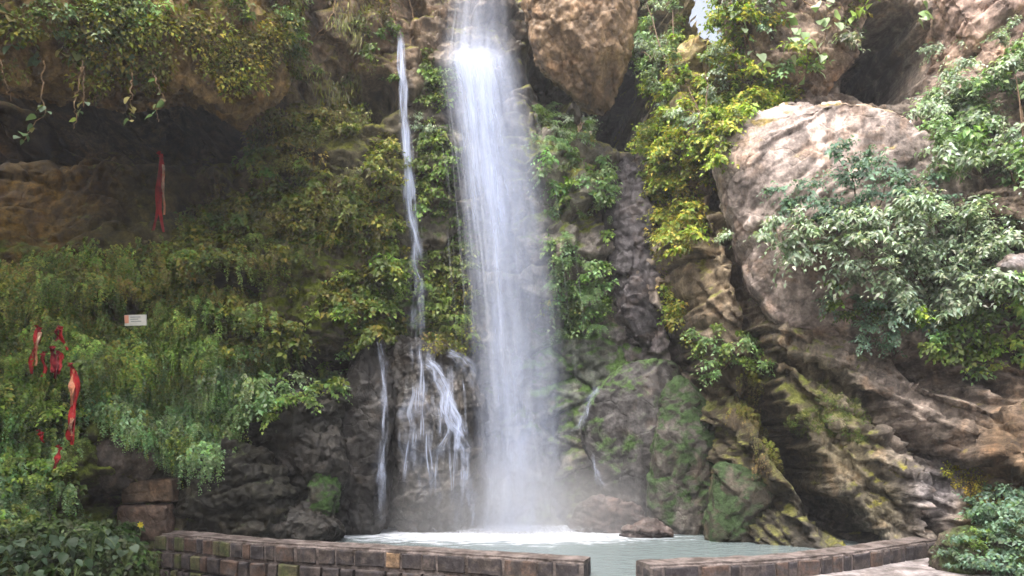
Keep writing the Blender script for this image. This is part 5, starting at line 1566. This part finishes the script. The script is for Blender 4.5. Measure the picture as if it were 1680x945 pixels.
def flower(label, px, py, Y, size, col, seed):
    r = np.random.RandomState(seed)
    c = W(px, py, Y)
    root = empty('yellow_flower', c - np.array([0, 0, .12]))
    tag(root, label, 'flower')
    t = np.linspace(0, 1, 5)[:, None]
    v, f = tube(np.array(root.location) + (c - np.array(root.location)) * t, .004, 4)
    mesh_obj('stem', v, f, M_STEM, root)
    for k in range(7):
        a = k / 7 * 2 * PI
        d = np.array([[math.cos(a), -.35, math.sin(a)]])
        v, f, cc = leaf_batch(c[None], d, np.array([[0, -1., 0.1]]), np.array([size]), np.array([size * .7]), np.array([col]))
        mesh_obj('petal', v, f, M_LEAF, root, smooth=False, attrs={'tint': cc})


flower('yellow blossom beside the lower stone block and curb wall', 231, 861, 8.9, .045, (.5, .42, .04), 1)
p, n_ = hit(78, 583)
flower('small yellow blossom hanging among the red ribbons', 78, 583, p[1] - .3, .05, (.6, .6, .12), 2)
p, n_ = hit(115, 580)
flower('pale green yellow blossom right of the red ribbons', 115, 580, p[1] - .3, .045, (.42, .5, .14), 3)

# ------------------------------------------------------------------ red prayer ribbons
def cloth(name, col, col2=None):
    m = make_plain(name, col, .7, .35, 6, .4, .01, col2=col2, lo=.5, hi=.62)
    return m


M_RED = cloth('red_cloth', (.36, .016, .016), (.22, .010, .012))
M_DRED = cloth('dark_red_cloth', (.20, .008, .014), (.12, .006, .01))
M_FADE = cloth('faded_cloth', (.55, .22, .12), (.62, .42, .30))


def strip(path, w, seed):
    r = np.random.RandomState(seed)
    P = catmull(np.array(path), 24, False)
    n = len(P)
    ang = np.arange(10) / 10 * 2 * PI
    V = []
    for i, p in enumerate(P):
        t = i / (n - 1)
        ww = np.interp(t, np.linspace(0, 1, len(w)), w)
        tw = 1.0 * math.sin(t * 6 + seed)
        ww *= .8 + .3 * math.sin(t * 11 + seed * 3)
        zz = .02 * np.sin(np.cos(ang) * 6 + seed + t * 5)
        p = p + np.array([.012 * math.sin(t * 9 + seed * 2), .02 * math.sin(t * 6 + seed), 0])
        x = np.cos(ang) * ww / 2; y = np.sin(ang) * ww * .10 + zz
        V.append(np.stack([p[0] + x * math.cos(tw) - y * math.sin(tw), p[1] + x * math.sin(tw) * .6 + y * math.cos(tw), p[2] + 0 * x], 1))
    V = np.stack(V, 1).reshape(-1, 3)
    return V, grid_faces(10, n, True)


def ribbon(label, strips, Y, seed):
    x0, y0 = strips[0][0][0]
    root = empty('red_ribbon', W(x0, y0, Y))
    tag(root, label, 'ribbon', 'red cloth ribbons on the left wall')
    for k, (pts, w, mat) in enumerate(strips):
        path = [W(x, y, Y - .02 * k) for x, y in pts]
        v, f = strip(path, [q * Y / FPX for q in w], seed + k)
        mesh_obj('strip', v, f, mat, root)
    v, f = strip([W(x0 - 1, y0 - 3, Y - .02), W(x0, y0 + 5, Y - .03)], [9 * Y / FPX, 8 * Y / FPX], seed + 9)
    mesh_obj('knot', v, f, strips[0][2], root)
    return root


def near(x, y, d=.66): return hit(x, y)[0][1] - d


ribbon('long red ribbon hanging alone in the dark hollow', [([(263, 252), (261, 300), (258, 350), (252, 380), (248, 404)], [7, 8, 7, 6, 5], M_RED), ([(266, 252), (267, 300), (264, 340), (267, 380)], [6, 7, 6, 4], M_RED), ([(268, 270), (269, 310), (268, 352)], [3, 4, 3], M_FADE)], near(262, 330, .5), 1)
ribbon('red ribbon at the far left of the lower cluster', [([(63, 537), (61, 560), (54, 588), (50, 613)], [9, 12, 10, 5], M_RED), ([(66, 545), (60, 575), (56, 600)], [5, 7, 4], M_FADE)], near(58, 570), 2)
ribbon('short red ribbon hanging right of the far left one', [([(98, 537), (103, 556), (108, 574)], [11, 9, 5], M_RED), ([(95, 540), (92, 560)], [8, 4], M_DRED)], near(100, 555), 3)
ribbon('narrow red ribbon under the yellow blossom', [([(72, 580), (72, 600), (71, 618)], [6, 8, 4], M_RED)], near(72, 600), 4)
ribbon('dark red bunched ribbon in the middle of the cluster', [([(88, 570), (86, 590), (90, 612)], [10, 14, 8], M_DRED), ([(96, 576), (99, 596), (96, 614)], [8, 12, 7], M_RED), ([(92, 575), (93, 595), (91, 622)], [6, 9, 4], M_DRED)], near(92, 595), 5)
ribbon('longest pale streaked red ribbon below the cluster', [([(117, 598), (123, 640), (120, 680), (119, 730)], [8, 17, 13, 9], M_RED), ([(118, 606), (119, 640), (118, 666)], [5, 9, 4], M_FADE), ([(120, 670), (116, 700), (112, 722)], [6, 11, 8], M_RED), ([(119, 685), (115, 715)], [4, 6], M_FADE)], near(119, 670), 6)
ribbon('small red ribbon end hanging lowest among the ferns', [([(97, 733), (96, 750), (90, 769)], [6, 9, 6], M_RED)], near(95, 750), 7)
ribbon('tiny red scrap caught in ferns at left', [([(66, 708), (69, 718), (71, 726)], [6, 6, 3], M_RED)], near(68, 717), 8)

# ------------------------------------------------------------------ small sign
Ys = near(222, 525, .6)
sg = empty('notice_plate', W(222, 534, Ys))
tag(sg, 'small white notice plate with an orange end on the mossy wall', 'sign')


def plate(name, x0, y0, x1, y1, dY, mat, th=.012):
    a, b = W(x0, y1, Ys), W(x1, y0, Ys)
    v = [(x, y, z) for x in (a[0], b[0]) for y in (Ys - dY, Ys - dY + th) for z in (a[2], b[2])]
    f = [(0, 1, 3, 2), (4, 6, 7, 5), (0, 4, 5, 1), (2, 3, 7, 6), (0, 2, 6, 4), (1, 5, 7, 3)]
    return mesh_obj(name, v, f, mat, sg, smooth=False)


M_SIGN = make_plain('sign_enamel', (.42, .42, .38), .5, .12, 4, 0)
plate('panel', 204.5, 516.5, 240, 534, 0, M_SIGN, .02)
plate('orange_end', 205, 517, 211.5, 530, .003, make_plain('sign_orange', (.48, .22, .14), .5, .15, 4, 0), .004)
M_INK = make_plain('sign_ink', (.20, .23, .22), .6, .2, 6, 0)
for k, (a, b, y) in enumerate([(214, 231, 519.5), (214, 227, 523), (215, 232, 526.5)]):
    plate('text_line', a, y, b, y + 1.4, .003, M_INK, .004)
sg.rotation_euler = (0, math.radians(-1.5), 0)

# ------------------------------------------------------------------ moist air in the gorge
def box_mesh(name, a, b, mat):
    v = [(x, y, z) for x in (a[0], b[0]) for y in (a[1], b[1]) for z in (a[2], b[2])]
    f = [(0, 1, 3, 2), (4, 6, 7, 5), (0, 4, 5, 1), (2, 3, 7, 6), (0, 2, 6, 4), (1, 5, 7, 3)]
    return mesh_obj(name, v, f, mat, smooth=False)


HAZE = 0.0019
if HAZE > 0:
    m, nt = new_mat('haze_air')
    out = N(nt, 'OutputMaterial'); vo = N(nt, 'VolumePrincipled')
    vo.inputs['Color'].default_value = (0.93, 0.95, 1.0, 1)
    vo.inputs['Density'].default_value = HAZE
    vo.inputs['Anisotropy'].default_value = 0.2
    L(nt, vo.outputs[0], out.inputs['Volume'])
    hz = box_mesh('haze', (-95, -95, -1.4), (95, 95, 13.6), m)
    tag(hz, 'thin moist haze filling the gorge', 'haze', kind='stuff')
